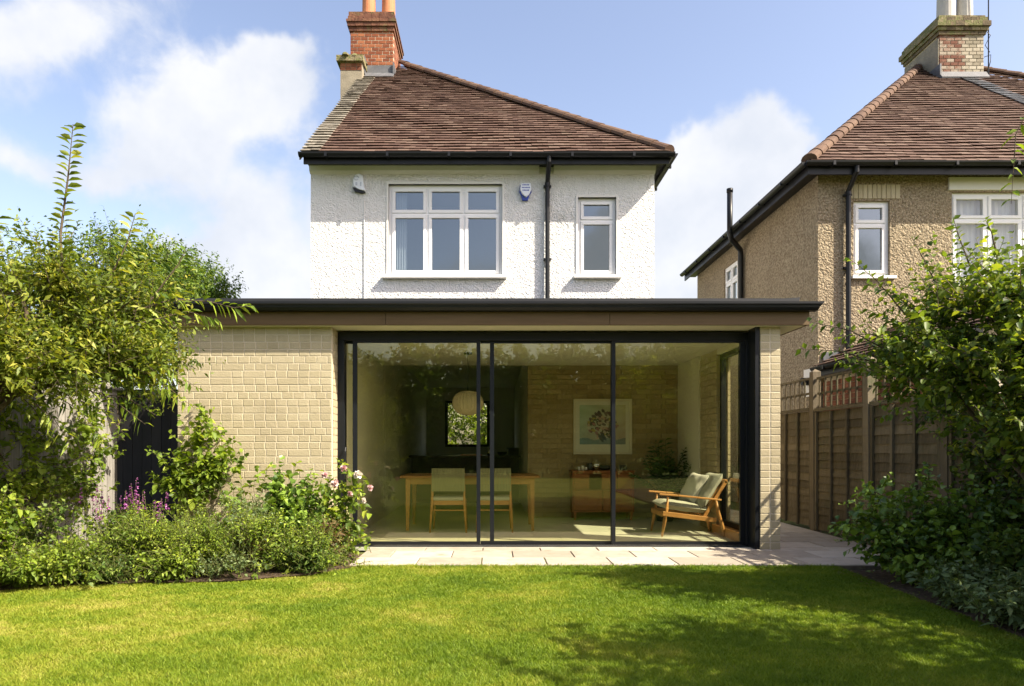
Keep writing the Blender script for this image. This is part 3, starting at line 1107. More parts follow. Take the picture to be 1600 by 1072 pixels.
# ------------------------------------------------------------------ roof tiles
def tile_field(O, U, S, urange, smax, m, gauge=.150, tw=.165, th=.012):
    """O eave start, U along eave, S up slope (unit). urange(s)->(u0,u1)"""
    O, U, S = Vector(O), Vector(U).normalized(), Vector(S).normalized()
    N = U.cross(S).normalized()
    if N.z < 0:
        N = -N
    mb = MB()
    k = 0
    s = 0.0
    while s < smax:
        u0, u1 = urange(min(s + gauge * .5, smax))
        u = u0 - (tw / 2 if k % 2 else 0) - (u0 % tw if False else 0)
        sag = .010 * math.sin(k * .7) * 0
        while u < u1:
            a, b = max(u, u0), min(u + tw - .003, u1)
            if b - a > .02:
                lift = .031 + random.uniform(-.002, .003)
                ds = random.uniform(-.003, .003)
                s1 = s + gauge + .03
                wv = .006 * math.sin(u * 1.7 + k * .3) + .004 * math.sin(u * 5.1 + k)
                base = O + N * (.012 + wv)
                pts = [base + U * a + S * (s + ds) + N * lift, base + U * b + S * (s + ds) + N * (lift + random.uniform(-.003, .003)),
                       base + U * b + S * s1 + N * .006, base + U * a + S * s1 + N * .006,
                       base + U * a + S * (s + ds) + N * (lift - th), base + U * b + S * (s + ds) + N * (lift - th)]
                mb.add(pts, [(0, 1, 2, 3), (4, 5, 1, 0), (4, 0, 3), (5, 2, 1)])
            u += tw
        s += gauge
        k += 1
    return mb


def ridge_run(P, Q, parent, r=.11, L=.30, name='hip_tile', m=None):
    """half-round hip or ridge tiles from P (low) to Q (high), each an object"""
    P, Q = Vector(P), Vector(Q)
    d = (Q - P)
    Ltot = d.length
    d.normalize()
    side = d.cross(Vector((0, 0, 1))).normalized()
    up = side.cross(d).normalized()
    nseg = 8
    mbt = MB()
    mbt.rv = .5
    vs, fs = [], []
    for j, (t, rr) in enumerate(((0, r * 1.05), (L * 1.06, r * .93))):
        for kx in range(nseg + 1):
            a = math.pi * kx / nseg * 1.1 - .05 * math.pi
            vs.append(d * t + side * (math.cos(a) * rr) + up * (math.sin(a) * rr * .8))
    for kx in range(nseg):
        fs.append((kx, kx + 1, kx + nseg + 2, kx + nseg + 1))
    fs.append(tuple(range(nseg + 1)))
    mbt.add(vs, fs)
    me = mbt.mesh(name, m or M['hip_tile'])
    nt = int(Ltot / L)
    for i in range(nt + 1):
        inst(name, me, P + d * (i * L) + up * random.uniform(-.004, .006), parent,
             rot=(random.uniform(-.01, .01), random.uniform(-.01, .01), random.uniform(-.012, .012)))


# ------------------------------------------------------------------ white house
HOUSE = thing('white_house', 'white roughcast house with brown tiled roof and red brick chimney behind the extension', 'house', (0, 10.35, 0))
HX0, HX1, HY = -2.76, 2.45, 10.35
W1 = (-1.58, .145, 3.66, 5.05)
W2 = (1.29, 1.87, 3.66, 4.85)
mb = MB()
grid_wall(mb, (HX0, HX1), (2.42, 5.50), [W1, W2], HY, HY + .25)
mb.build('rear_wall', M['white_render'], HOUSE, fix=False)
mb = MB()
grid_wall(mb, (HX0, HX1), (-.05, 2.42), [(-1.66, .54, -.05, 2.42)], HY + .001, HY + .25)
mb.build('rear_wall', M['plaster'], HOUSE, fix=False)
mb = MB()
mb.prism([(HY + .251, -.05), (17.5, -.05), (17.5, 7.1), (15.4, 9.4), (HY + .251, 5.45)], 'x', HX0, HX0 + .22)
mb.build('gable_wall', M['white_render'], HOUSE)
mb = MB()
mb.box(HX1 - .22, HX1, HY + .251, 17.5, -.05, 5.50)
mb.build('side_wall', M['white_render'], HOUSE)
mb = MB()
grid_wall(mb, (HX0 + .221, HX1 - .221), (-.05, 5.4), [(-1.2, -.08, 1.07, 2.22)], 17.2, 17.4)
mb.build('front_wall', M['dark_wall'], HOUSE, fix=False)
mb = MB()
mb.box(-1.66, .60, 10.601, 17.2, 2.55, 2.6)     # kitchen ceiling
mb.box(.54, .60, 10.601, 17.2, -.03, 2.549)       # kitchen walls
mb.box(-1.72, -1.661, 10.601, 17.2, -.03, 2.549)
mb.build('kitchen_wall', M['dark_wall'], HOUSE)
mb = MB()
mb.box(HX0 + .23, HX1 - .23, 10.61, 17.19, 5.2, 5.25)
mb.build('ceiling', M['plaster'], HOUSE)
mb = MB()
mb.box(HX0 + .23, HX1 - .23, 10.61, 17.19, 3.0, 3.05)
mb.build('upper_floor', M['room_dark'], HOUSE)
# kitchen window in the front wall
kw = MB()
for a in ((-1.2, -.08, 17.18, 17.25, 1.07, 1.13), (-1.2, -.08, 17.18, 17.25, 2.16, 2.22), (-1.2, -1.13, 17.181, 17.249, 1.13, 2.16), (-.15, -.08, 17.181, 17.249, 1.13, 2.16)):
    kw.box(*a)
kwo = kw.build('kitchen_window', M['black_metal'], HOUSE)
p = MB()
p.add([(-1.14, 17.21, 1.12), (-.14, 17.21, 1.12), (-.14, 17.21, 2.17), (-1.14, 17.21, 2.17)], [(0, 1, 2, 3)])
p.build('pane', M['glass_small'], kwo, fix=False)
# cornice band under the eaves
mb = MB()
mb.prism([(HY - .001, 5.20), (HY - .05, 5.24), (HY - .07, 5.30), (HY - .07, 5.40), (HY - .001, 5.40)], 'x', HX0 - .01, .70)
mb.prism([(HY - .001, 5.20), (HY - .05, 5.24), (HY - .07, 5.30), (HY - .07, 5.40), (HY - .001, 5.40)], 'x', .92, HX1 + .01)
mb.build('cornice', M['smooth_white'], HOUSE)
# window head/jamb banding: smooth reveals around
for (a, b, c, d) in (W1, W2):
    mb = MB()
    mb.box(a - .03, b + .03, HY - .014, HY + .05, d, d + .035)
    mb.box(a - .03, a, HY - .013, HY + .05, c - .0, d)
    mb.box(b, b + .03, HY - .013, HY + .05, c - .0, d)
    mb.build('window_surround', M['smooth_white'], HOUSE)
upvc_window(HOUSE, W1[0], W1[1], W1[2], W1[3], HY + .055, 3, 4.615, sill=(-1.67, .21, .15), curtain=[(-1.5, -1.32)])
upvc_window(HOUSE, W2[0], W2[1], W2[2], W2[3], HY + .055, 1, 4.515, sill=(1.22, 1.94, .15))
# eaves, gutter, downpipe
EZ = 5.36
mb = MB()
mb.box(HX0 - .03, 2.60, 10.06, 10.09, 5.24, 5.37)
mb.box(HX0 - .02, 2.59, 10.091, HY - .001, 5.31, 5.335)
mb.box(2.57, 2.60, 10.091, 17.8, 5.24, 5.37)
mb.box(HX1 + .001, 2.569, 10.36, 17.8, 5.31, 5.335)
mb.build('fascia', M['black_plastic'], HOUSE)


def gutter(pts_line, r, parent, zc=0, name='gutter'):
    """half-round gutter trough with a lip along a straight line"""
    P, Q = Vector(pts_line[0]), Vector(pts_line[1])
    d = (Q - P).normalized()
    side = d.cross(Vector((0, 0, 1))).normalized()
    mb = MB()
    n = 9
    vs = []
    for c in (P, Q):
        for k_ in range(n + 1):
            a = math.pi * k_ / n
            vs.append(c + side * (math.cos(a) * r) + Vector((0, 0, -math.sin(a) * r)))
        for k_ in range(n, -1, -1):
            a = math.pi * k_ / n
            vs.append(c + side * (math.cos(a) * (r - .006)) + Vector((0, 0, -math.sin(a) * (r - .006))))
    m_ = 2 * (n + 1)
    fs = [(k_, (k_ + 1) % m_, (k_ + 1) % m_ + m_, k_ + m_) for k_ in range(m_)]
    fs += [tuple(range(n + 1)), tuple(m_ + k_ for k_ in reversed(range(n + 1)))]
    mb.add(vs, fs)
    L = (Q - P).length
    t = .4
    while t < L:
        c = P + d * t
        mb.bar(c + Vector((0, 0, -r * .55)) - d * .018, c + Vector((0, 0, -r * .55)) + d * .018, r * 2.08, r * 1.05)
        t += .9
    return mb.build(name, M['black_plastic'], parent)


gutter([(-2.84, 10.0, 5.37), (2.66, 10.0, 5.37)], .06, HOUSE)
gutter([(2.66, 10.0, 5.369), (2.66, 17.8, 5.369)], .055, HOUSE)


def downpipe(x, ytop, ywall, ztop, zbot, parent, r=.034, neck=.28):
    mb = MB()
    mb.tube([(x, ytop, ztop), (x, ytop, ztop - .07), (x, ywall - .06, ztop - neck), (x, ywall - .06, ztop - neck - .07), (x, ywall - .06, zbot)], r, 10)
    for zz in (ztop - neck - .03,):
        mb.tube([(x, ywall - .06, zz - .03), (x, ywall - .06, zz + .03)], r * 1.22, 10)
    z = ztop - neck - .05
    while z > zbot:
        mb.box(x - r - .022, x + r + .022, ywall - .06, ywall + .0, z - .014, z + .014)
        z -= 1.1
    return mb.build('downpipe', M['black_plastic'], parent, smooth=False)


downpipe(.824, 10.0, HY, 5.33, 2.57, HOUSE, .035)
mb = MB()
mb.tube([(-1.95, HY - .004, 2.6), (-1.95, HY - .004, 4.8)], .012, 6)
mb.build('cable_trunking', M['white_render'], HOUSE)

RS = (9.63 - EZ) / (15.4 - 10.0)
sl = math.hypot(1, RS)
SL = math.hypot(5.4, 5.4 * RS)


def ur_main(s):
    f = s / SL
    return (.27, 5.47 - f * 4.65)


mb = tile_field((-2.82, 10.0, EZ), (1, 0, 0), (0, 1 / sl, RS / sl), ur_main, SL - .02, M['roof_tile'])
rt = mb.build('roof_tiles', M['roof_tile'], HOUSE, fix=False, kind='stuff')
mb = tile_field((-2.82, 10.0, EZ + .012), (1, 0, 0), (0, 1 / sl, RS / sl), lambda s: (0.0, .285 + .08 * s / SL), SL - .3, M['lichen_tile'], tw=.155)
mb.build('verge_tiles', M['lichen_tile'], HOUSE, fix=False, kind='stuff')
# right hip slope
RS2 = (9.63 - EZ) / 4.65
sl2 = math.hypot(1, RS2)
SL2 = math.hypot(4.65, 4.65 * RS2)
mb = tile_field((2.65, 10.0, EZ), (0, 1, 0), (-1 / sl2, 0, RS2 / sl2), lambda s: (5.4 * s / SL2, 7.8 - 2.4 * s / SL2), SL2 - .05, M['roof_tile'], tw=.165)
mb.build('roof_tiles', M['roof_tile'], HOUSE, fix=False, kind='stuff')
# decking under the tiles
mb = MB()
A_, B_, C_, D_ = (-2.80, 10.03, EZ + .0), (2.63, 10.03, EZ + .0), (-2.0, 15.4, 9.60), (-2.80, 15.4, 9.60)
E_, F_ = (2.63, 17.8, EZ), (-2.8, 17.8, 7.0)
mb.add([A_, B_, C_, D_, E_, F_], [(0, 1, 2, 3), (1, 4, 2), (4, 5, 3, 2)])
mb.build('roof_deck', M['roof_tile'], HOUSE)
ridge_run((2.60, 10.05, EZ + .06), (-1.98, 15.38, 9.66), HOUSE)
# dark verge edge
mb = MB()
mb.prism([(10.02, EZ - .08), (10.02, EZ + .015), (15.3, 9.55), (15.3, 9.42)], 'x', -2.84, -2.822)
mb.build('verge_edge', M['mossy_stone'], HOUSE)


# ---- chimneys
def chimney(parent, x0, x1, y0, y1, z0, z1, front_mats, side_mat, cap_mat, pots, pot_mat, cols, core='cement',
            steps=((.03, .076), (.06, .076), (.095, .11), (.05, .10), (.02, .05))):
    ch = boxpart('chimney', x0 + .006, x1 - .006, y0 + .006, y1 - .006, z0, z1, M[core], parent)
    zc = z1 - .42
    bw = (x1 - x0) / cols
    cache = {}
    k_ = 0
    z = z0
    while z < zc - .02:
        off = 0 if k_ % 2 else bw / 2
        x = x0 - off
        while x < x1 - .01:
            a, b = max(x, x0), min(x + bw, x1)
            if b - a > .03:
                m_ = front_mats[0] if (a + b) / 2 < (x0 + x1) / 2 or len(front_mats) == 1 else front_mats[1]
                key = (round(b - a, 3), m_)
                if key not in cache:
                    cache[key] = brick_mesh(b - a - .010, .08, .066, M[m_])
                inst('brick', cache[key], (a + .005, y0 + random.uniform(-.003, .002), z), ch)
            x += bw
        # side bricks on both flanks
        z += .076
        k_ += 1
    sb = MB()
    z = z0
    k_ = 0
    while z < zc - .02:
        y = y0 + .085 + (.1 if k_ % 2 else 0)
        while y < y1 - .05:
            w = min(.215, y1 - y)
            for xx in (x0 - .001, x1 - .04):
                sb.box(xx, xx + .041, y, y + w, z, z + .066)
            y += w + .01
        z += .076
        k_ += 1
    sb.build('brickwork', M[side_mat], ch, fix=False, kind='stuff')
    cap = MB()
    h = zc
    for (o_, t) in steps:
        x = x0 - o_
        nn = cols + 0
        w = (x1 - x0 + 2 * o_) / nn
        for i in range(nn):
            cap.box(x + i * w + .003, x + (i + 1) * w - .003, y0 - o_, y1 + o_, h + .003, h + t - .003)
        h += t
    cap.build('cap', M[cap_mat], ch, fix=False)
    for (px_, py_, r) in pots:
        pb = MB()
        pb.lathe((px_, py_, h - .01), [(r * 1.15, 0), (r * 1.15, .05), (r, .08), (r * .93, .75), (r * 1.1, .80), (r * 1.1, .9), (r * .8, .9)], 20)
        pb.build('chimney_pot', M[pot_mat], ch, smooth=False)
    return ch


ch1 = chimney(HOUSE, -3.05, -2.13, 14.6, 15.75, 8.55, 10.37, ['red_brick'], 'red_brick_mass', 'cap_brick',
              [(-2.72, 15.0, .150), (-2.29, 15.0, .150)], 'terracotta', 6, core='mortar',
              steps=((.025, .09), (.055, .085), (.075, .06), (.045, .075), (.03, .10)))
mb = MB()
mb.box(-3.17, -2.72, 14.2, 14.59, 7.3, 9.06)
mb.build('chimney_shoulder', M['cement'], HOUSE)
mb = MB()
for i in range(4):
    mb.box(-3.17 + i * .1125, -3.17 + (i + 1) * .1125 - .01, 14.192, 14.23, 8.9, 8.966)
    mb.box(-3.17 + i * .1125, -3.17 + (i + 1) * .1125 - .01, 14.192, 14.23, 8.976, 9.042)
mb.build('brickwork', M['red_brick_mass'], HOUSE, fix=False, kind='stuff')
mb = MB()
rr = random.Random(3)
for i in range(3):
    mb.box(-3.24 + i * .19, -3.06 + i * .19, 14.12, 14.6, 9.06, 9.17 + rr.uniform(0, .03))
for i in range(26):
    x = rr.uniform(-3.2, -2.7)
    y = rr.uniform(14.12, 14.5)
    s_ = rr.uniform(.025, .06)
    mb.lathe((x, y, 9.16), [(s_ * 1.5, 0), (s_ * 1.3, s_ * .7), (s_ * .5, s_ * 1.3)], 6)
mb.build('mossy_coping', M['mossy_stone'], HOUSE, fix=False)
mb = MB()
mb.prism([(14.35, 8.83), (14.58, 9.01), (14.585, 9.20), (14.56, 9.20), (14.55, 9.04), (14.34, 8.86)], 'x', -2.70, -2.10)
mb.box(-2.125, -2.10, 14.5, 15.3, 8.98, 9.24)
mb.box(-2.74, -2.70, 14.4, 14.6, 8.95, 9.32)
mb.build('lead_flashing', M['lead'], HOUSE)

# wall boxes
al = thing('alarm_box', 'white and blue shield shaped alarm box right of the large upper window', 'alarm box', (.48, HY, 4.9))
mb = MB()
mb.prism([(.40, 4.92), (.415, 5.02), (.56, 5.02), (.585, 4.92), (.55, 4.86), (.53, 4.79), (.45, 4.79), (.43, 4.86)], 'y', HY - .05, HY - .002)
mb.build('backplate', M['alarm_blue'], al, bevel=.004)
mb = MB()
mb.prism([(.41, 4.94), (.425, 5.035), (.57, 5.035), (.582, 4.95), (.55, 4.87), (.50, 4.825), (.445, 4.87)], 'y', HY - .09, HY - .051)
mb.build('cover', M['alarm_white'], al, bevel=.006)
mb = MB()
for zz, ww in ((5.005, .05), (4.965, .06), (4.925, .05)):
    xx = .497 - ww
    while xx < .497 + ww - .012:
        mb.box(xx, xx + .014, HY - .093, HY - .0905, zz - .009, zz + .009)
        xx += .021
mb.build('lettering', M['alarm_blue'], al)
al2 = thing('alarm_box', 'faded pale alarm box with tilted base left of the large upper window', 'alarm box', (-2.03, HY, 5.0))
mb = MB()
mb.prism([(-2.10, 5.00), (-2.11, 5.10), (-2.08, 5.17), (-2.02, 5.19), (-1.96, 5.16), (-1.95, 5.04), (-1.93, 4.93), (-2.02, 4.95)], 'y', HY - .06, HY - .002)
mb.build('cover', M['alarm_white'], al2, bevel=.006)
mb = MB()
mb.tube([(-2.055 + .035 * math.cos(t), HY - .064, 5.12 + .03 * math.sin(t)) for t in [i * .5 for i in range(12)]], .007, 5)
mb.box(-2.07, -2.04, HY - .065, HY - .0605, 5.01, 5.06)
mb.box(-2.0, -1.98, HY - .065, HY - .0605, 5.0, 5.06)
mb.build('faded_print', M['faded_blue'], al2)
mb = MB()
mb.prism([(-2.12, 4.99), (-1.925, 4.915), (-1.99, 4.90), (-2.09, 4.93)], 'y', HY - .05, HY - .003)
mb.build('base', M['black_plastic'], al2)

# ------------------------------------------------------------------ neighbouring house
NB = thing('pebbledash_house', 'tan pebbledash house with hipped tile roof beyond the right fence', 'house', (5, 10.35, 0))
NX, NE = 4.93, 5.25
NW1 = (5.47, 6.02, 3.66, 4.80)
NW2 = (6.96, 8.62, 3.55, 4.93)
mb = MB()
grid_wall(mb, (NX, 15.2), (-.05, 5.35), [NW1, NW2], HY, HY + .25)
mb.build('rear_wall', M['pebbledash'], NB, fix=False)
NS = (13.75, 14.55, 3.70, 4.85)
mb = MB()
grid_wall(mb, (HY + .25, 16.45), (-.05, 5.35), [NS], NX, NX + .25, axis='x')
mb.build('side_wall', M['pebbledash'], NB, fix=False)
upvc_window(NB, NW1[0], NW1[1], NW1[2], NW1[3], HY + .05, 1, 4.46, sill=(5.43, 6.10, .10), glass='glass_window')
upvc_window(NB, NW2[0], NW2[1], NW2[2], NW2[3], HY + .05, 3, 4.53, sill=(6.9, 8.7, .10), curtain=[(7.02, 7.5), (7.55, 8.05), (8.1, 8.55)], glass='glass_small')
upvc_window(NB, NS[0], NS[1], NS[2], NS[3], NX + .03, 2, 4.50, axis='x', glass='glass_window')
mb = MB()
x = 5.40
while x < 6.12:
    mb.box(x, x + .062, HY - .012, HY + .04, 4.83, 5.04)
    x += .0705
mb.build('soldier_course', M['buff_brick_mass'], NB, fix=False)
boxpart('lintel', 6.9, 8.7, HY - .03, HY + .04, 4.955, 5.15, M['smooth_white'], NB, bevel=.006)
NSL_r = (9.66 - NE) / 5.35
nsl = math.hypot(1, NSL_r)
NSL = math.hypot(5.35, 5.35 * NSL_r)
mb = tile_field((4.63, 10.05, NE), (1, 0, 0), (0, 1 / nsl, NSL_r / nsl), lambda s: (5.07 * s / NSL, 5.16), NSL - .02, M['roof_tile'])
mb.build('roof_tiles', M['roof_tile'], NB, fix=False, kind='stuff')
mb = tile_field((4.63, 10.05, NE), (1, 0, 0), (0, 1 / nsl, NSL_r / nsl), lambda s: (5.46, 10.6 - 5.07 * s / NSL), NSL - .02, M['roof_tile'])
mb.build('roof_tiles', M['roof_tile'], NB, fix=False, kind='stuff')
mb = tile_field((4.63, 10.05, NE + .03), (1, 0, 0), (0, 1 / nsl, NSL_r / nsl), lambda s: (5.14, 5.48), NSL - .25, M['lichen_tile'])
mb.build('verge_tiles', M['lead'], NB, fix=False, kind='stuff')
NR2 = (9.66 - NE) / 5.07
nl2 = math.hypot(1, NR2)
NL2 = math.hypot(5.07, 5.07 * NR2)
mb = tile_field((4.63, 10.05, NE), (0, 1, 0), (1 / nl2, 0, NR2 / nl2), lambda s: (5.35 * s / NL2, 6.55 - 1.2 * s / NL2), NL2 - .03, M['roof_tile'])
mb.build('roof_tiles', M['roof_tile'], NB, fix=False, kind='stuff')
mb = MB()
mb.add([(4.65, 10.08, NE), (15.2, 10.08, NE), (10.2, 15.4, 9.63), (9.7, 15.4, 9.63), (4.65, 16.6, NE), (15.2, 16.6, NE)],
       [(0, 1, 2, 3), (0, 3, 4), (4, 3, 2, 5), (1, 5, 2)])
mb.build('roof_deck', M['roof_tile'], NB)
ridge_run((4.68, 10.10, NE + .06), (9.68, 15.38, 9.68), NB)
ridge_run((15.15, 10.10, NE + .06), (10.22, 15.38, 9.68), NB)
mb = MB()
mb.box(4.66, 15.2, 10.10, 10.13, 5.10, 5.26)
mb.box(4.67, 15.2, 10.131, HY - .001, 5.19, 5.21)
mb.box(4.66, 4.69, 10.131, 16.6, 5.10, 5.26)
mb.box(4.691, NX - .001, 10.36, 16.6, 5.19, 5.21)
mb.build('fascia', M['black_plastic'], NB)
gutter([(4.60, 10.04, 5.26), (15.2, 10.04, 5.26)], .06, NB)
gutter([(4.60, 16.6, 5.259), (4.60, 10.04, 5.259)], .058, NB)
downpipe(5.36, 10.05, HY, 5.20, 2.3, NB, .036)
ch2 = chimney(NB, 9.42, 10.36, 14.4, 15.6, 8.35, 10.17, ['worn_brick', 'cream_brick'], 'buff_brick_mass', 'mossy_stone',
              [(9.79, 14.75, .18), (10.17, 14.72, .155)], 'white_pot', 6)
boxpart('cement_face', 9.40, 9.418, 14.41, 15.59, 8.35, 9.70, M['cement'], NB)
mb = MB()
mb.prism([(14.26, 8.77), (14.38, 8.86), (14.385, 8.96), (14.36, 8.96), (14.25, 8.80)], 'x', 9.38, 10.38)
mb.box(9.37, 9.40, 14.3, 15.3, 8.75, 9.1)
mb.build('lead_flashing', M['lead'], NB)
mb = MB()
mb.tube([(10.47, 14.42, 8.9), (10.47, 14.42, 11.6)], .012, 6)
mb.tube([(10.38, 14.42, 9.3), (10.52, 14.42, 9.35), (10.50, 14.4, 9.2), (10.44, 14.42, 8.95)], .008, 5)
mb.tube([(10.36, 14.42, 9.9), (10.50, 14.40, 9.75), (10.40, 14.42, 9.55), (10.50, 14.42, 9.4)], .007, 5)
tag(mb.build('television_aerial', M['black_metal']), 'thin aerial mast strapped beside the pale painted chimney', 'aerial')
# soil vent pipe on the side wall
mb = MB()
mb.tube([(4.53, 13.05, 5.98), (4.53, 13.05, 5.15), (4.58, 13.1, 5.05), (4.84, 13.35, 4.92), (4.86, 13.38, 4.80), (4.86, 13.38, .0)], .052, 10)
mb.tube([(4.53, 13.05, 5.93), (4.53, 13.05, 6.0)], .06, 10)
mb.build('soil_pipe', M['black_plastic'], NB, smooth=True)
# boiler flue low on the side wall
mb = MB()
mb.tube([(NX - .14, 10.05 + .55, 2.08), (NX + .01, 10.05 + .55, 2.08)], .06, 12)
mb.build('flue', M['black_plastic'], NB)
boxpart('flue_patch', NX - .012, NX + .01, 10.42, 10.80, 1.85, 2.28, M['smooth_white'], NB)

# lean-to outhouse behind the fence
LT = thing('lean_to_outhouse', 'low brick lean-to with tiled roof and black gutter just beyond the trellis', 'outhouse', (5.5, 9, 0))
boxpart('wall_core', 5.02, 6.6, 6.9, HY - .01, -.05, 2.12, M['mortar'], LT)
mass = MB()
for k in range(27):
    z = k * .076
    y = 6.9 + (.11 if k % 2 else 0)
    while y < HY - .05:
        w = min(.215, HY - .02 - y)
        mass.box(5.0, 5.04, y, y + w, z + .005, z + .07)
        y += w + .01
mass.build('brickwork', M['red_brick_mass'], LT, fix=False, kind='stuff')
lsl = math.hypot(1, .5)
mb = tile_field((4.86, 6.8, 2.26), (0, 1, 0), (1 / lsl, 0, .5 / lsl), lambda s: (0, 3.53), 1.9, M['roof_tile'])
mb.build('roof_tiles', M['roof_tile'], LT, fix=False, kind='stuff')
mb = MB()
mb.prism([(4.90, 2.125), (6.6, 2.125), (6.6, 3.11), (4.90, 2.265)], 'y', 6.82, HY - .012)
mb.build('roof_deck', M['fence_post'], LT)
boxpart('fascia', 4.865, 4.898, 6.82, HY - .02, 2.12, 2.27, M['black_plastic'], LT)
gutter([(4.81, HY - .1, 2.25), (4.81, 6.8, 2.25)], .055, LT)
boxpart('lead_flashing', 5.0, 6.6, HY - .03, HY - .002, 2.3, 2.5, M['lead'], LT)

# ------------------------------------------------------------------ fences
def lap_fence():
    F = thing('lapped_fence', 'weathered brown lap fence with square trellis top along right path', 'fence', (4.15, 8, 0))
    X = 4.15
    posts = [10.05, 8.77, 7.49, 6.21, 4.93, 3.65, 2.37, 1.09]
    pmsh = MB()
    pmsh.rv = .5
    pmsh.box(-.05, .05, -.05, .05, 0, 2.06)
    pmsh.add([(-.05, -.05, 2.06), (.05, -.05, 2.06), (.05, .05, 2.06), (-.05, .05, 2.06), (0, 0, 2.10)], [(0, 1, 4), (1, 2, 4), (2, 3, 4), (3, 0, 4)])
    pme = pmsh.mesh('post', M['fence_post'])
    for y in posts:
        inst('post', pme, (X, y, -.03), F, rot=(random.uniform(-.008, .008), random.uniform(-.008, .008), 0))
    L = 1.18
    bm_ = MB()
    bm_.rv = .5
    # lap board: tilted feather-edge plank along Y
    vs = []
    rr = random.Random(5)
    nseg = 6
    fs = []
    for i in range(nseg + 1):
        t = -L / 2 + L * i / nseg
        wob = rr.uniform(-.005, .005)
        vs += [(-.020, t, 0 + wob), (-.006, t, 0 + wob), (.004, t, .125), (-.004, t, .125)]
    for i in range(nseg):
        a = i * 4
        for j in range(4):
            fs.append((a + j, a + (j + 1) % 4, a + 4 + (j + 1) % 4, a + 4 + j))
    fs += [(0, 1, 2, 3), tuple(nseg * 4 + j for j in (3, 2, 1, 0))]
    bm_.add(vs, fs)
    bme = bm_.mesh('board', M['fence_board'])
    bat = MB(); bat.rv = .5; bat.box(-.013, .013, -.019, .019, 0, 1.5)
    batme = bat.mesh('batten', M['fence_board'])
    ral = MB(); ral.rv = .5; ral.box(-.018, .018, -L / 2, L / 2, 0, .04)
    ralme = ral.mesh('rail', M['fence_board'])
    lat = MB(); lat.rv = .5; lat.box(-.007, .007, -.014, .014, 0, .38)
    latme = lat.mesh('lath', M['fence_board'])
    hl = MB(); hl.rv = .5; hl.box(-.006, .006, -L / 2, L / 2, -.014, .014)
    hlme = hl.mesh('lath', M['fence_board'])
    for a, b in zip(posts[:-1], posts[1:]):
        c = (a + b) / 2
        dz = random.uniform(-.01, .02)
        nb = 15
        for i in range(nb):
            inst('board', bme, (X, c, .02 + i * .098 + dz), F, rot=(0, 0, math.pi if False else random.uniform(-.003, .003)))
        for fy in (-.56, -.19, .19, .56):
            inst('batten', batme, (X - .032, c + fy * 1.0, .01 + dz), F)
        inst('rail', ralme, (X - .03, c, 1.52 + dz), F)
        inst('rail', ralme, (X - .0, c, 1.93 + dz), F, scale=(.8, 1, .7))
        for i in range(8):
            inst('lath', latme, (X - .013, c - .51 + i * 1.02 / 7, 1.56 + dz), F, rot=(random.uniform(-.02, .02), 0, 0))
        inst('lath', hlme, (X + .002, c, 1.75 + dz), F)


lap_fence()


def grey_fence():
    F = thing('grey_fence', 'old grey board fence overgrown with ivy on the left boundary', 'fence', (-4.2, 6, 0))
    X = -4.2
    bd = MB(); bd.rv = .5; bd.box(-.009, .009, -.048, .048, 0, 1.72)
    bme = bd.mesh('board', M['grey_fence'])
    y = 3.0
    while y < 7.6:
        inst('board', bme, (X + random.uniform(-.004, .004), y, -.02), F, rot=(random.uniform(-.006, .006), 0, random.uniform(-.04, .04)))
        y += .104
    for z in (.35, 1.35):
        boxpart('rail', X - .06, X - .012, 2.9, 7.7, z, z + .08, M['grey_fence'], F)
    for y in (3.0, 5.25, 7.55):
        boxpart('post', X - .11, X - .061, y - .05, y + .05, -.03, 1.8, M['grey_fence'], F)
    boxpart('capping', X - .03, X + .03, 2.9, 7.7, 1.70, 1.73, M['grey_fence'], F)


grey_fence()
G = thing('side_gate', 'dark stained board gate in the shaded gap left of the brick wall', 'gate', (-3.7, 9, 0))
bd = MB(); bd.rv = .5; bd.box(-.058, .058, -.01, .01, 0, 1.82)
bme = bd.mesh('board', M['dark_fence'])
x = -5.2
while x < -3.30:
    inst('board', bme, (x, 8.6 + random.uniform(-.003, .003), -.03), G)
    x += .121
for z in (.3, 1.0, 1.6):
    boxpart('rail', -5.25, -3.30, 8.611, 8.65, z, z + .09, M['dark_fence'], G)

# ------------------------------------------------------------------ furniture
def table():
    T = thing('dining_table', 'long pale oak dining table with tapered legs behind the glass', 'table', (-.3, 9.1, 0))
    x0, x1, y0, y1, h = -1.18, .60, 8.65, 9.50, .70
    boxpart('tabletop', x0, x1, y0, y1, h - .03, h, M['table_oak'], T, bevel=.005)
    mb = MB()
    for a in ((x0 + .12, x1 - .12, y0 + .05, y0 + .07, h - .11, h - .031), (x0 + .12, x1 - .12, y1 - .07, y1 - .05, h - .11, h - .031),
              (x0 + .09, x0 + .11, y0 + .08, y1 - .08, h - .11, h - .031), (x1 - .11, x1 - .09, y0 + .08, y1 - .08, h - .11, h - .031)):
        mb.box(*a)
    mb.build('apron', M['table_oak'], T)
    for sx, X in ((-1, x0 + .10), (1, x1 - .10)):
        for sy, Y in ((-1, y0 + .07), (1, y1 - .07)):
            mb = MB()
            mb.bar((X, Y, h - .031), (X + sx * .01, Y, 0), .062, .062, up=(0, 1, 0), w2=.036, h2=.036)
            mb.build('leg', M['table_oak'], T)


table()


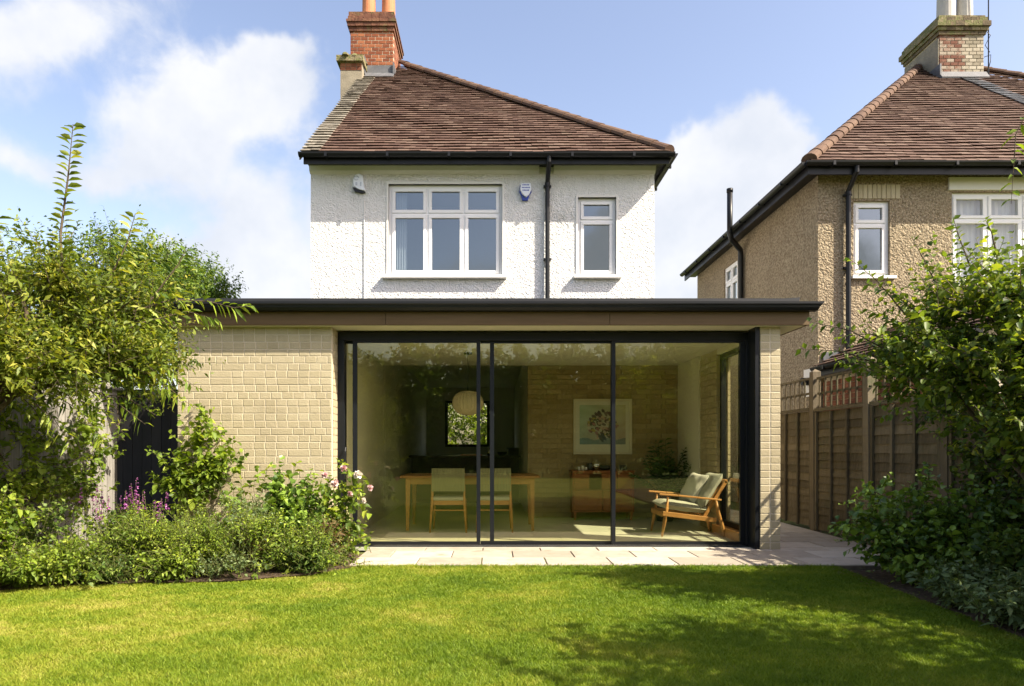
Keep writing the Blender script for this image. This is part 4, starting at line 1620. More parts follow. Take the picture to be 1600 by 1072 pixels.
def din_chair():
    C = thing('dining_chair', 'left dining chair with woven back, nearer the glass door edge', 'chair', (-.554, 8.6, 0), 'dining chairs at the table')
    X, Y = -.554, 8.45
    w = .41
    mb = MB()
    n = 22
    # upholstered slightly curved back with vertical ribs
    for i in range(n):
        a = -w / 2 + w * i / n
        xm = a + w / n / 2
        cy = Y + .025 * (1 - (2 * xm / w) ** 2)
        mb.box(X + a + .0015, X + a + w / n - .0015, cy, cy + .035, .515, .80)
    mb.build('backrest', M['chair_fabric'], C, fix=False)
    mb = MB()
    mb.box(X - .20, X + .20, Y + .03, Y + .44, .40, .445)
    mb.build('seat', M['cushion'], C, bevel=.012)
    mb = MB()
    mb.box(X - .19, X + .19, Y + .045, Y + .07, .345, .399)
    mb.box(X - .19, X + .19, Y + .40, Y + .425, .345, .399)
    mb.box(X - .205, X - .185, Y + .03, Y + .43, .35, .398)
    mb.box(X + .185, X + .205, Y + .03, Y + .43, .35, .398)
    mb.build('seat_frame', M['oak'], C)
    for s in (-1, 1):
        mb = MB()
        mb.tube([(X + s * .225, Y + .0, .0), (X + s * .20, Y + .04, .40), (X + s * .198, Y + .045, .60)], [.012, .019, .013], 8)
        mb.build('leg', M['oak'], C, smooth=True)
        mb = MB()
        mb.tube([(X + s * .215, Y + .45, .0), (X + s * .195, Y + .42, .39)], [.012, .018], 8)
        mb.build('leg', M['oak'], C, smooth=True)
    mb = MB()
    mb.tube([(X - .205, Y + .035, .28), (X + .205, Y + .035, .28)], .009, 6)
    mb.build('stretcher', M['oak'], C)
    return C


c1 = din_chair()


def copy_tree(o, parent=None):
    c = o.copy()
    COL.objects.link(c)
    if parent:
        c.parent = parent
    for ch in list(o.children):
        copy_tree(ch, c)
    return c


c2 = copy_tree(c1)
c2.location.x += .575
c2.location.y += .02
c2['label'] = 'right dining chair with woven back, seen behind the paired door stiles'

PL = thing('pendant_lamp', 'ribbed paper globe lamp hanging on a cord over the table', 'lamp', (-.326, 8.93, CEIL))
mb = MB(); mb.lathe((-.326, 8.93, CEIL - .025), [(.05, 0), (.055, .012), (.055, .0249)], 16)
mb.build('ceiling_rose', M['black_metal'], PL)
mb = MB(); mb.tube([(-.326, 8.93, CEIL - .02), (-.326, 8.93, 1.80)], .004, 6)
mb.build('cord', M['black_metal'], PL)
mb = MB()
prof = []
for i in range(17):
    t = -math.pi / 2 + math.pi * i / 16
    prof.append((max(.03, .205 * math.cos(t) ** .8 if math.cos(t) > 0 else .03), .16 * math.sin(t)))
mb.lathe((-.326, 8.93, 1.64), prof, 56, ridge=-.045)
mb.build('shade', M['paper'], PL, smooth=False)

SB = thing('sideboard', 'low teak sideboard with doors and open niche against the brick wall', 'sideboard', (1.6, 10.1, 0))
x0, x1, y0, y1 = 1.16, 2.06, 9.93, 10.31
mb = MB()
grid_wall(mb, (x0, x1), (.115, .70), [(x0 + .02, x1 - .02, .135, .68)], y0 + .012, y0 + .05)
mb.box(x0, x0 + .02, y0 + .051, y1, .115, .70)
mb.box(x1 - .02, x1, y0 + .051, y1, .115, .70)
mb.box(x0 + .02, x1 - .02, y1 - .02, y1 - .001, .115, .70)
mb.box(x0 + .02, x1 - .02, y0 + .05, y1 - .02, .115, .135)
mb.build('carcass', M['teak'], SB, fix=False)
boxpart('top', x0 - .01, x1 + .01, y0, y1, .7005, .722, M['teak'], SB, bevel=.003)
for a, b in ((x0 + .024, x0 + .245), (x1 - .475, x1 - .25), (x1 - .245, x1 - .024)):
    boxpart('drawer', a, b, y0 + .002, y0 + .03, .445, .675, M['teak'], SB, bevel=.003)
for a, b in ((x0 + .024, x0 + .435), (x0 + .445, x1 - .024)):
    d_ = boxpart('door', a, b, y0 + .001, y0 + .03, .14, .435, M['teak'], SB, bevel=.003)
    boxpart('handle', b - .06, b - .045, y0 - .012, y0 + .0, .30, .40, M['teak'], d_)
for X in (x0 + .04, x1 - .04):
    for Y in (y0 + .04, y1 - .04):
        mb = MB(); mb.bar((X, Y, .1149), (X, Y, 0), .045, .045, up=(0, 1, 0), w2=.03, h2=.03)
        mb.build('leg', M['teak'], SB)

mb = MB(); mb.lathe((1.53, 10.10, .7222), [(.035, 0), (.07, .03), (.085, .075), (.06, .12), (.022, .135), (.024, .155)], 16)
tag(mb.build('teapot_vase', M['silver'], smooth=True), 'round silver vase in the middle of the sideboard', 'vase')
mb = MB(); mb.lathe((1.44, 10.12, .7222), [(.05, 0), (.06, .02), (.062, .05), (.05, .1), (.045, .11)], 16)
tag(mb.build('dark_jar', M['pot_glaze'], smooth=True), 'squat dark jar left of the silver vase', 'jar')
mb = MB(); mb.lathe((1.66, 10.12, .7222), [(.06, 0), (.09, .02), (.095, .045), (.08, .07)], 16)
tag(mb.build('dark_bowl', M['pot_glaze'], smooth=True), 'low dark bowl right of the silver vase', 'bowl')
for i, (x, hgt, lab) in enumerate(((1.27, .055, 'leftmost small glass at the left end of the sideboard'), (1.325, .07, 'taller middle glass at the left end of the sideboard'),
                                   (1.37, .05, 'third glass from the left on the sideboard, beside the dark jar'), (1.79, .06, 'white cup near the right part of the sideboard'))):
    mb = MB(); mb.lathe((x, 10.05, .7222), [(.014, 0), (.018, .01), (.021, hgt)], 12)
    tag(mb.build('drinking_glass' if i < 3 else 'cup', M['white_china'], smooth=True), lab, 'glass' if i < 3 else 'cup', 'glasses on the sideboard' if i < 3 else None)
boxpart('box', 1.88, 1.97, 10.05, 10.16, .7222, .80, M['pot_glaze'])
tag(bpy.data.objects['box'], 'small dark box at the right end of the sideboard', 'box')

# picture
PF = thing('framed_picture', 'cream framed flower painting hanging above the sideboard', 'picture', (1.66, 10.3, 1.37))
px0, px1, pz0, pz1 = 1.216, 2.10, .955, 1.79
mb = MB()
fw = .035
mb.box(px0, px1, 10.285, 10.325, pz0, pz0 + fw)
mb.box(px0, px1, 10.285, 10.325, pz1 - fw, pz1)
mb.box(px0, px0 + fw, 10.286, 10.324, pz0 + fw, pz1 - fw)
mb.box(px1 - fw, px1, 10.286, 10.324, pz0 + fw, pz1 - fw)
mb.build('frame', M['cream_frame'], PF)
boxpart('mount', px0 + fw, px1 - fw, 10.31, 10.32, pz0 + fw, pz1 - fw, M['mount'], PF)


def painting():
    nx, nz = 84, 72
    a0, a1, c0, c1 = px0 + .095, px1 - .095, pz0 + .15, pz1 - .09
    X, Z = np.meshgrid(np.linspace(a0, a1, nx + 1), np.linspace(c0, c1, nz + 1))
    V = np.stack([X.ravel(), np.full(X.size, 10.3085), Z.ravel()], 1)
    idx = np.arange(nx * nz)
    r, c = idx // nx, idx % nx
    b = r * (nx + 1) + c
    quads = np.stack([b, b + 1, b + nx + 2, b + nx + 1], 1)
    u = (c + .5) / nx
    v = (r + .5) / nz
    pr = np.random.default_rng(4)
    col = np.stack([.36 + .14 * u + 0 * v, .42 + .06 * v, .36 - .02 * u], 1)
    col += (np.sin(u * 9 + 3 * np.sin(v * 7)) * np.sin(v * 8))[:, None] * np.array([.04, .05, .05])
    col[v < .14 + .03 * np.sin(u * 14)] *= np.array([.45, .62, .75])
    def dab(cu, cv, ru, rv, cc, a=.85):
        d = ((u - cu) / ru) ** 2 + ((v - cv) / rv) ** 2
        mk = (d < 1 + .5 * np.sin(u * 60 + v * 40))
        col[mk] = col[mk] * (1 - a) + np.array(cc) * a
    for i in range(70):
        t = pr.uniform(0, 2 * np.pi)
        q = pr.uniform(0, 1) ** .6
        cu, cv = .5 + .29 * q * np.cos(t), .52 + .34 * q * np.sin(t)
        dab(cu, cv, pr.uniform(.025, .07), pr.uniform(.025, .07), [(.05, .05, .05), (.08, .05, .06), (.06, .09, .05), (.12, .07, .08)][i % 4])
    for i in range(46):
        t = pr.uniform(0, 2 * np.pi)
        q = pr.uniform(0, 1) ** .6
        cu, cv = .5 + .33 * q * np.cos(t), .44 + .30 * q * np.sin(t)
        dab(cu, cv, pr.uniform(.018, .05), pr.uniform(.018, .05), [(.45, .30, .25), (.48, .40, .28), (.40, .36, .10), (.30, .14, .16), (.50, .46, .38)][i % 5], .8)
    dab(.5, .17, .08, .10, (.05, .07, .10))
    o = np_mesh('canvas', V, [quads], M['mount'], None, PF)
    me = o.data
    ca = me.color_attributes.new('paint', 'FLOAT_COLOR', 'CORNER')
    colr = np.repeat(np.concatenate([np.clip(col, 0, 1), np.ones((len(col), 1))], 1), 4, axis=0)
    ca.data.foreach_set('color', colr.astype(np.float32).ravel())
    m, g, out = new_mat('painted_canvas')
    at = g.n('ShaderNodeAttribute', attribute_name='paint')
    bs = g.n('ShaderNodeBsdfPrincipled')
    bs.inputs['Roughness'].default_value = .7
    g.lk(at.outputs['Color'], bs.inputs['Base Color'])
    g.lk(bs.outputs[0], out.inputs[0])
    me.materials.clear()
    me.materials.append(m)


painting()


def cushion_mesh(w, d, t, seed=0, n=14, puff=1.0):
    """soft cushion: w (x), d (y), t thick (z), centred"""
    rr = np.random.default_rng(seed)
    vs, fs = [], []
    for sgn in (1, -1):
        for i in range(n + 1):
            for j in range(n + 1):
                u, v = i / n * 2 - 1, j / n * 2 - 1
                prof = (max(0, 1 - abs(u) ** 5) * max(0, 1 - abs(v) ** 5)) ** .4
                pin = 1 - .05 * puff * (1 - abs(u) ** 2) * abs(v) - .0
                z = sgn * t / 2 * prof * (1 - .25 * puff * (u * u + v * v) / 2) + .006 * puff * math.sin(u * 7 + seed) * math.sin(v * 6 + seed * 2) * prof
                vs.append((u * w / 2 * (1 - .05 * puff * (1 - v * v)), v * d / 2 * (1 - .05 * puff * (1 - u * u)), z))
    m_ = (n + 1) ** 2
    for s in range(2):
        for i in range(n):
            for j in range(n):
                a = s * m_ + i * (n + 1) + j
                q = (a, a + n + 1, a + n + 2, a + 1)
                fs.append(q if s == 0 else q[::-1])
    mb = MB()
    mb.add(vs, fs)
    return mb


def armchair():
    A = thing('lounge_armchair', 'low oak framed armchair with grey cushions in the sunlit corner', 'armchair', (2.4, 8.4, 0))
    oak = M['oak']
    Yn, Yf = 8.13, 8.68
    for Y, s in ((Yn, -1), (Yf, 1)):
        mb = MB()
        mb.tube([(2.015, Y, 0), (2.05, Y, .20), (2.075, Y, .33), (2.085, Y, .475)], [.013, .024, .021, .016], 8)
        mb.build('front_leg', oak, A, smooth=True)
        mb = MB()
        mb.tube([(2.76, Y, .0), (2.735, Y, .12), (2.68, Y, .30), (2.655, Y, .44)], [.020, .022, .022, .017], 8)
        mb.build('back_leg', oak, A, smooth=True)
        mb = MB()
        mb.bar((2.02, Y, .275), (2.66, Y, .195), .03, .055)
        mb.build('seat_rail', oak, A, bevel=.004)
        mb = MB()
        mb.bar((1.98, Y, .505), (2.20, Y, .488), .05, .022, w2=.05)
        mb.bar((2.20, Y, .488), (2.72, Y, .435), .05, .022, w2=.034)
        mb.build('armrest', oak, A, bevel=.005)
        mb = MB()
        mb.bar((2.50, Y - s * .035, .19), (2.79, Y - s * .035, .66), .03, .04, up=(1, 0, 0))
        mb.build('back_post', oak, A, bevel=.004)
    mb = MB()
    mb.bar((2.785, Yn + .02, .655), (2.785, Yf - .02, .655), .035, .045)
    mb.bar((2.52, Yn + .05, .215), (2.52, Yf - .05, .215), .03, .04)
    mb.build('back_rail', oak, A, bevel=.004)
    for i in range(5):
        y = Yn + .10 + i * .0875
        mb = MB()
        mb.bar((2.525, y, .22), (2.785, y, .65), .022, .012, up=(1, 0, 0))
        mb.build('slat', oak, A)
    mb = MB()
    mb.bar((2.03, Yn, .262), (2.03, Yf, .262), .03, .05)
    mb.bar((2.62, Yn, .19), (2.62, Yf, .19), .03, .04)
    mb.build('cross_rail', oak, A)
    cb = cushion_mesh(.60, .50, .115, 1, puff=.5)
    o = cb.build('seat_cushion', M['cushion'], None, smooth=True)
    o.location = (2.31, 8.405, .345)
    o.rotation_euler = (0, .13, 0)
    attach(o, A)
    cb = cushion_mesh(.50, .50, .13, 2, puff=.8)
    o = cb.build('back_cushion', M['cushion'], None, smooth=True)
    o.location = (2.615, 8.405, .535)
    o.rotation_euler = (0, -1.02, 0)
    attach(o, A)
    cb = cushion_mesh(.40, .40, .14, 5, puff=1.4)
    o = cb.build('scatter_cushion', M['pillow'], None, smooth=True)
    o.location = (2.50, 8.50, .56)
    o.rotation_euler = (.12, -1.08, .1)
    tag(o, 'loose grey scatter cushion leaning in the armchair', 'cushion')


armchair()

# kitchen run
KC = thing('kitchen_counter', 'dark kitchen counter under the far kitchen window', 'counter', (-.4, 13, 0))
boxpart('cabinet', -1.55, .50, 13.0, 13.55, 0, .86, M['dark_unit'], KC)
boxpart('worktop', -1.6, .53, 12.95, 13.6, .861, .90, M['worktop'], KC, bevel=.003)
for i in range(4):
    boxpart('cabinet_door', -1.53 + i * .505, -1.53 + i * .505 + .495, 12.98, 12.999, .1, .84, M['dark_unit'], KC, bevel=.003)
boxpart('chopping_board', -.62, -.20, 13.1, 13.4, .9006, .925, M['copper'])
tag(bpy.data.objects['chopping_board'], 'reddish board lying on the worktop below the window', 'chopping board')
mb = MB(); mb.lathe((-.06, 13.2, .9006), [(.05, 0), (.06, .05), (.05, .13), (.03, .16)], 14)
tag(mb.build('kettle', M['silver'], smooth=True), 'small bright kettle on the worktop behind the door stiles', 'kettle')
mb = MB()
mb.box(.30, .50, 13.1, 13.35, .9006, 1.03)
mb.box(.27, .50, 13.08, 13.37, 1.031, 1.05)
tag(mb.build('coffee_machine', M['black_plastic']), 'black box shaped appliance at the right end of the worktop', 'appliance')
mb = MB(); mb.lathe((.18, 13.2, .9006), [(.05, 0), (.09, .04), (.1, .07)], 14)
tag(mb.build('mixing_bowl', M['pot_glaze'], smooth=True), 'dark bowl on the worktop left of the black appliance', 'bowl')

# ------------------------------------------------------------------ vegetation
def nrm(a):
    return a / np.maximum(np.linalg.norm(a, axis=-1, keepdims=True), 1e-9)


def leaf_field(P, D, L, W, normal_up=.8, droop=.25, r=None, broad=False, g=rng):
    """P base points, D directions, L lengths, W widths -> verts, quads/tris, rnd"""
    n = len(P)
    up = np.array([0, 0, 1.0])
    N = nrm(up * normal_up + g.normal(0, .45, (n, 3)))
    S = nrm(np.cross(D, N))
    N = nrm(np.cross(S, D))
    Lc, Wc = L[:, None], W[:, None]
    fold = (.18 * Wc)
    dr = np.zeros((n, 3))
    dr[:, 2] = -droop * L
    if broad:
        t1, t2 = .38, .72
        V = np.zeros((n, 7, 3))
        V[:, 0] = P
        V[:, 1] = P + D * Lc * t1 + S * Wc * .5 + N * fold * 1.4 + dr * .12
        V[:, 2] = P + D * Lc * t1 - S * Wc * .5 + N * fold * 1.4 + dr * .12
        V[:, 3] = P + D * Lc * t1 + dr * .14
        V[:, 4] = P + D * Lc * t2 + S * Wc * .40 + N * fold + dr * .5
        V[:, 5] = P + D * Lc * t2 - S * Wc * .40 + N * fold + dr * .5
        V[:, 6] = P + D * Lc + dr
        b = (np.arange(n) * 7)[:, None]
        F3 = np.concatenate([b + np.array([[0, 1, 3]]), b + np.array([[0, 3, 2]]), b + np.array([[3, 4, 6]]), b + np.array([[3, 6, 5]])])
        F3 = np.concatenate([F3, b + np.array([[3, 1, 4]]), b + np.array([[3, 5, 2]])])
        k = 7
    else:
        V = np.zeros((n, 5, 3))
        V[:, 0] = P
        V[:, 1] = P + D * Lc * .45 + S * Wc * .5 + N * fold + dr * .25
        V[:, 2] = P + D * Lc * .45 - S * Wc * .5 + N * fold + dr * .25
        V[:, 3] = P + D * Lc * .48 + dr * .2
        V[:, 4] = P + D * Lc + dr
        b = (np.arange(n) * 5)[:, None]
        F3 = np.concatenate([b + np.array([[0, 1, 3]]), b + np.array([[0, 3, 2]]), b + np.array([[3, 1, 4]]), b + np.array([[3, 4, 2]])])
        k = 5
    if r is None:
        r = g.uniform(0, 1, n)
    return V.reshape(-1, 3), F3, np.repeat(r, k)


def tubes_np(A, B, ra, rb, sides=3):
    """many straight thin twigs"""
    n = len(A)
    d = nrm(B - A)
    ref = np.where(np.abs(d[:, 2:3]) > .9, np.array([[1.0, 0, 0]]), np.array([[0, 0, 1.0]]))
    x = nrm(np.cross(d, ref))
    y = np.cross(d, x)
    V = np.zeros((n, 2 * sides, 3))
    for k in range(sides):
        t = 2 * np.pi * k / sides
        o = x * np.cos(t) + y * np.sin(t)
        V[:, k] = A + o * np.reshape(ra, (-1, 1))
        V[:, sides + k] = B + o * np.reshape(rb, (-1, 1))
    b = (np.arange(n) * 2 * sides)[:, None]
    F = np.concatenate([b + np.array([[k, (k + 1) % sides, (k + 1) % sides + sides, k + sides]]) for k in range(sides)])
    return V.reshape(-1, 3), F


def sample_blobs(blobs, n, g, shell=2.4, rough=.28):
    """points in a set of ellipsoids (cx,cy,cz,rx,ry,rz), biased outward; lumpy outline. returns points, outward dirs"""
    vol = np.array([b[3] * b[4] * b[5] for b in blobs]) ** .75
    pick = g.choice(len(blobs), n, p=vol / vol.sum())
    Bm = np.array(blobs)[pick]
    d = nrm(g.normal(0, 1, (n, 3)))
    ph = np.array([b[0] * 3.1 + b[1] * 1.7 for b in blobs])[pick]
    lump = 1 + rough * (np.sin(d[:, 0] * 5.1 + ph) * np.sin(d[:, 1] * 4.3 + ph * 2 + 1) + .7 * np.sin(d[:, 2] * 7.3 + ph + d[:, 0] * 6)) \
        + g.normal(0, .05, n)
    rad = g.uniform(0, 1, n) ** (1 / shell) * lump
    P = Bm[:, :3] + d * rad[:, None] * Bm[:, 3:6]
    return P, nrm(d / Bm[:, 3:6])


def shrub(name, label, cat, base, blobs, n_tw, n_lf, L, W, tw_len, m, stem_m='bark', up=.35, droop=.25, seed=1, group=None,
          broad=False, shell=2.4, rough=.28, trunk_r=.03, n_limb=9, spread=.55, zmin=.02, out=.8, flowers=None, stems=None, ymax=None, limb_f=(.15, .85), holes=-.42, sprays=.14):
    g = np.random.default_rng(seed)
    T = thing(name, label, cat, base, group)
    P, O = sample_blobs(blobs, n_tw, g, shell, rough)
    # thin out: leave pockets where the sky or the back shows
    hole = np.sin(P[:, 0] * 6.1 + seed) * np.sin(P[:, 1] * 5.3 + 2 * seed) * np.sin(P[:, 2] * 6.7 + 3 * seed)
    keep = hole > holes
    keep &= P[:, 2] > zmin
    if ymax is not None:
        keep &= P[:, 1] < ymax
    P, O = P[keep], O[keep]
    n = len(P)
    D = nrm(O * out + np.array([0, 0, up]) + g.normal(0, .45, (n, 3)))
    tl = tw_len * g.uniform(.6, 1.3, n)
    long_ = g.uniform(0, 1, n) < sprays
    D = np.where(long_[:, None], nrm(O * 1.1 + np.array([0, 0, .5]) + g.normal(0, .25, (n, 3))), D)
    tl = np.where(long_, tl * 1.7, tl)
    A = P - D * tl[:, None] * .5
    B = P + D * tl[:, None] * .5
    A[:, 2] = np.maximum(A[:, 2], .01)
    # leaves along the twig
    t = (np.arange(n_lf) + .6) / n_lf
    t = np.tile(t, n) + g.uniform(-.04, .04, n * n_lf)
    ti = np.repeat(np.arange(n), n_lf)
    LP = A[ti] + (B - A)[ti] * t[:, None]
    side = nrm(np.cross(D[ti], nrm(g.normal(0, 1, (n * n_lf, 3)) + np.array([0, 0, .4]))))
    sg = np.where(np.arange(n * n_lf) % 2 == 0, 1, -1)[:, None]
    LD = nrm(D[ti] * spread + side * sg * .9 + np.array([0, 0, .1]) + g.normal(0, .2, (n * n_lf, 3)))
    sz = g.uniform(.5, 1.25, n * n_lf) * np.repeat(g.uniform(.8, 1.15, n), n_lf) * (1.12 - .45 * t)
    LL = L * sz
    WW = W * sz * g.uniform(.85, 1.2, n * n_lf)
    rr = np.clip(np.repeat(g.uniform(.15, .75, n), n_lf) + g.normal(0, .17, n * n_lf), 0, 1)
    ok = LP[:, 2] > zmin
    if ymax is not None:
        ok &= (LP + LD * LL[:, None])[:, 1] < ymax
    V, F, R = leaf_field(LP[ok], LD[ok], LL[ok], WW[ok], r=rr[ok], droop=droop, broad=broad, g=g)
    np_mesh('foliage', V, [F], M[m], R, T, kind='stuff')
    # woody part
    cen = np.array([[b[0], b[1], b[2]] for b in blobs])
    base = np.array(base, dtype=float)
    wa, wb, r0, r1 = [], [], [], []
    sub = g.choice(n, min(n, 900), replace=False)
    wa.append(A[sub]); wb.append(B[sub]); r0.append(np.full(len(sub), .0035)); r1.append(np.full(len(sub), .0012))
    VT, FT = tubes_np(np.concatenate(wa), np.concatenate(wb), np.concatenate(r0), np.concatenate(r1))
    np_mesh('twigs', VT, [FT], M[stem_m], None, T, kind='stuff')
    mb = MB()
    top = cen.mean(0)
    if trunk_r > 0:
        pts = [base + (top - base) * f + np.array([.03 * math.sin(f * 5 + seed), .03 * math.cos(f * 4 + seed), 0]) for f in (0, .25, .5, .75, 1)]
        mb.tube(pts, [trunk_r * (1.25 - .8 * f) for f in (0, .25, .5, .75, 1)], 7)
        for i in range(n_limb):
            q = P[g.integers(n)]
            f = g.uniform(*limb_f)
            s_ = base + (top - base) * f
            mid = s_ + (q - s_) * .5 + np.array([0, 0, .06 * np.linalg.norm(q - s_)]) + g.normal(0, .03, 3)
            mb.tube([s_, mid, q], [trunk_r * .5, trunk_r * .32, trunk_r * .12], 5)
        mb.build('trunk' if trunk_r > .02 else 'stem', M[stem_m], T, smooth=True, fix=False)
    if flowers:
        fm, nf, fr_, pname = flowers
        # spikes or blooms on the upper outer shoots
        sc = P[:, 2] + .3 * O[:, 2] - .25 * P[:, 1] + g.normal(0, .06, n)
        idx = np.argsort(-sc)[:nf]
        for ii in idx:
            c = B[ii]
            k = 14
            dd = nrm(g.normal(0, 1, (k, 3)) + np.array([0, -.6, .3]))
            V, F, R = leaf_field(np.tile(c, (k, 1)) + dd * fr_ * .15, dd, np.full(k, fr_), np.full(k, fr_ * .8), r=g.uniform(0, 1, k), droop=.1, g=g)
            np_mesh(pname, V, [F], M[fm], R, T)
    return T


def shoot(T, pts, n, L, W, m, seed=0, r=.008, stem='bark', leaf_objs=False, droop=.25, spread=.35, planar=None):
    """a single leafy shoot along a polyline. leaves as separate parts when leaf_objs"""
    g = np.random.default_rng(seed)
    pts = [Vector(p) for p in pts]
    mb = MB()
    mb.tube(pts, [r * (1 - .75 * i / (len(pts) - 1)) for i in range(len(pts))], 6)
    mb.build('shoot', M[stem], T, fix=False)
    seg = len(pts) - 1
    LP, LD = [], []
    for i in range(n):
        t = (i + .5) / n * seg
        k = min(int(t), seg - 1)
        p = pts[k].lerp(pts[k + 1], t - k)
        d = (pts[k + 1] - pts[k]).normalized()
        s = Vector(g.normal(0, 1, 3))
        if planar:
            s = Vector(planar) * (1 if i % 2 else -1) + s * .35
        s = (s - d * s.dot(d)).normalized()
        LP.append(p)
        LD.append((d * spread + s * .9 + Vector((0, 0, .15))).normalized())
    LP, LD = np.array(LP), np.array(LD)
    if leaf_objs:
        for i in range(n):
            V, F, R = leaf_field(LP[i:i + 1], LD[i:i + 1], np.array([L * g.uniform(.75, 1.15)]), np.array([W * g.uniform(.8, 1.1)]), droop=droop,
                                 broad=True, g=g)
            np_mesh('leaf', V, [F], M[m], R, T)
    else:
        V, F, R = leaf_field(LP, LD, L * g.uniform(.7, 1.15, n), W * g.uniform(.8, 1.1, n), droop=droop, g=g)
        np_mesh('leaf_spray', V, [F], M[m], R, T, kind='stuff')


# ---- left side
T = shrub('tall_shrub', 'big golden green shrub with narrow leaves overhanging the grey fence', 'shrub', (-4.7, 5.2, 0),
          [(-3.75, 5.35, 2.0, .85, .60, .62), (-3.1, 5.7, 2.02, .50, .45, .48), (-4.1, 5.0, 2.3, .7, .6, .50), (-3.45, 5.5, 2.42, .45, .45, .33),
           (-2.95, 5.75, 1.78, .36, .38, .28), (-3.3, 5.2, 1.70, .5, .4, .26), (-4.3, 4.6, 1.8, .6, .5, .4), (-3.75, 4.9, 1.82, .6, .4, .33), (-3.3, 5.5, 1.97, .5, .4, .45),
           (-2.98, 5.8, 2.24, .34, .35, .26)],
          5200, 9, .076, .027, .27, 'leaf_gold', trunk_r=.05, n_limb=22, seed=3, droop=.2, rough=.34, limb_f=(.6, .97), holes=-.22, sprays=.30, up=.5)
shoot(T, [(-3.40, 5.4, 2.35), (-3.42, 5.4, 2.75), (-3.36, 5.4, 3.2), (-3.32, 5.4, 3.62)], 58, .115, .045, 'leaf_gold', 5, .013, leaf_objs=True, planar=(1, .2, 0))
shoot(T, [(-3.1, 5.5, 2.4), (-2.95, 5.5, 2.7), (-2.88, 5.5, 2.95)], 22, .12, .040, 'leaf_gold', 6, .008, leaf_objs=True, planar=(1, .2, 0))
shoot(T, [(-2.85, 5.7, 2.3), (-2.62, 5.7, 2.6), (-2.56, 5.7, 2.72)], 18, .11, .036, 'leaf_mid', 7, .008, leaf_objs=True, planar=(1, .2, 0))
shoot(T, [(-3.9, 5.3, 2.5), (-3.85, 5.3, 2.85)], 16, .11, .036, 'leaf_gold', 8, .008, leaf_objs=True, planar=(1, .2, 0))
shoot(T, [(-3.0, 5.7, 2.2), (-2.7, 5.75, 2.31), (-2.4, 5.78, 2.30), (-2.2, 5.8, 2.25), (-2.06, 5.8, 2.27)], 34, .105, .032, 'leaf_bright', 9, .007, leaf_objs=True, droop=.45, spread=.8)
shoot(T, [(-2.95, 5.7, 2.1), (-2.6, 5.8, 2.22), (-2.35, 5.85, 2.16)], 22, .105, .032, 'leaf_bright', 10, .006, leaf_objs=True, droop=.5, spread=.8)
for i, (a, b) in enumerate((((-3.1, 5.5, 1.65), (-2.55, 5.65, 1.42)), ((-3.3, 5.4, 1.55), (-2.8, 5.5, 1.25)), ((-3.5, 5.4, 1.5), (-3.1, 5.45, 1.12)),
                            ((-2.9, 5.6, 1.75), (-2.45, 5.7, 1.55)), ((-3.0, 5.6, 1.7), (-2.62, 5.6, 1.5)), ((-3.7, 5.3, 1.5), (-3.45, 5.35, 1.1)), ((-3.2, 5.5, 1.5), (-2.75, 5.6, 1.32)), ((-3.35, 5.5, 1.45), (-3.0, 5.55, 1.18)),
                            ((-2.9, 5.7, 1.6), (-2.5, 5.75, 1.38)), ((-4.0, 5.0, 1.4), (-3.7, 5.05, 1.0)), ((-3.2, 5.4, 1.7), (-2.6, 5.5, 1.6)), ((-3.5, 5.2, 1.4), (-3.25, 5.3, 1.05)))):
    m_ = ((a[0] + b[0]) / 2, (a[1] + b[1]) / 2, (a[2] + b[2]) / 2 + .06)
    shoot(T, [a, m_, b], 22, .095, .026, 'leaf_bright', 20 + i, .005, droop=.5)

shrub('ivy', 'ivy climbing the left grey fence below the golden shrub', 'ivy', (-4.1, 6, 0),
      [(-4.08, 4.8, .9, .10, .7, .7), (-4.08, 6.0, 1.0, .10, .8, .6), (-4.06, 6.9, 1.15, .10, .5, .5), (-3.9, 5.2, .5, .25, .5, .35), (-4.0, 5.9, .75, .12, .5, .45), (-4.0, 6.6, .8, .12, .45, .35)],
      760, 7, .062, .050, .15, 'leaf_bright', trunk_r=.012, n_limb=14, seed=12, holes=-.1, broad=True, rough=.4, out=.4)
shrub('garden_tree', 'dark green tree rising behind the golden shrub left of the brick wall', 'tree', (-5.0, 8.6, 0),
      [(-4.75, 8.5, 2.85, .9, .7, .75), (-4.25, 8.7, 3.15, .55, .5, .62), (-5.3, 8.3, 2.8, .8, .6, .8), (-4.7, 8.5, 3.45, .42, .4, .40), (-4.4, 8.3, 2.2, .5, .4, .5)],
      3300, 9, .080, .032, .25, 'leaf_mid', trunk_r=.07, n_limb=22, seed=13)
shrub('garden_tree', 'bushy small leaved tree farthest left, beside the white house above the extension roof', 'tree', (-5.9, 13.6, 0),
      [(-6.0, 13.6, 3.9, .85, .7, .9), (-5.55, 13.4, 3.85, .55, .5, .75), (-6.3, 13.6, 4.35, .5, .5, .6), (-5.35, 13.5, 3.4, .55, .6, .6), (-6.6, 13.4, 3.8, .8, .6, 1.0)],
      4600, 9, .085, .040, .27, 'leaf_mid', trunk_r=.09, n_limb=24, seed=14, rough=.30, holes=-.6)
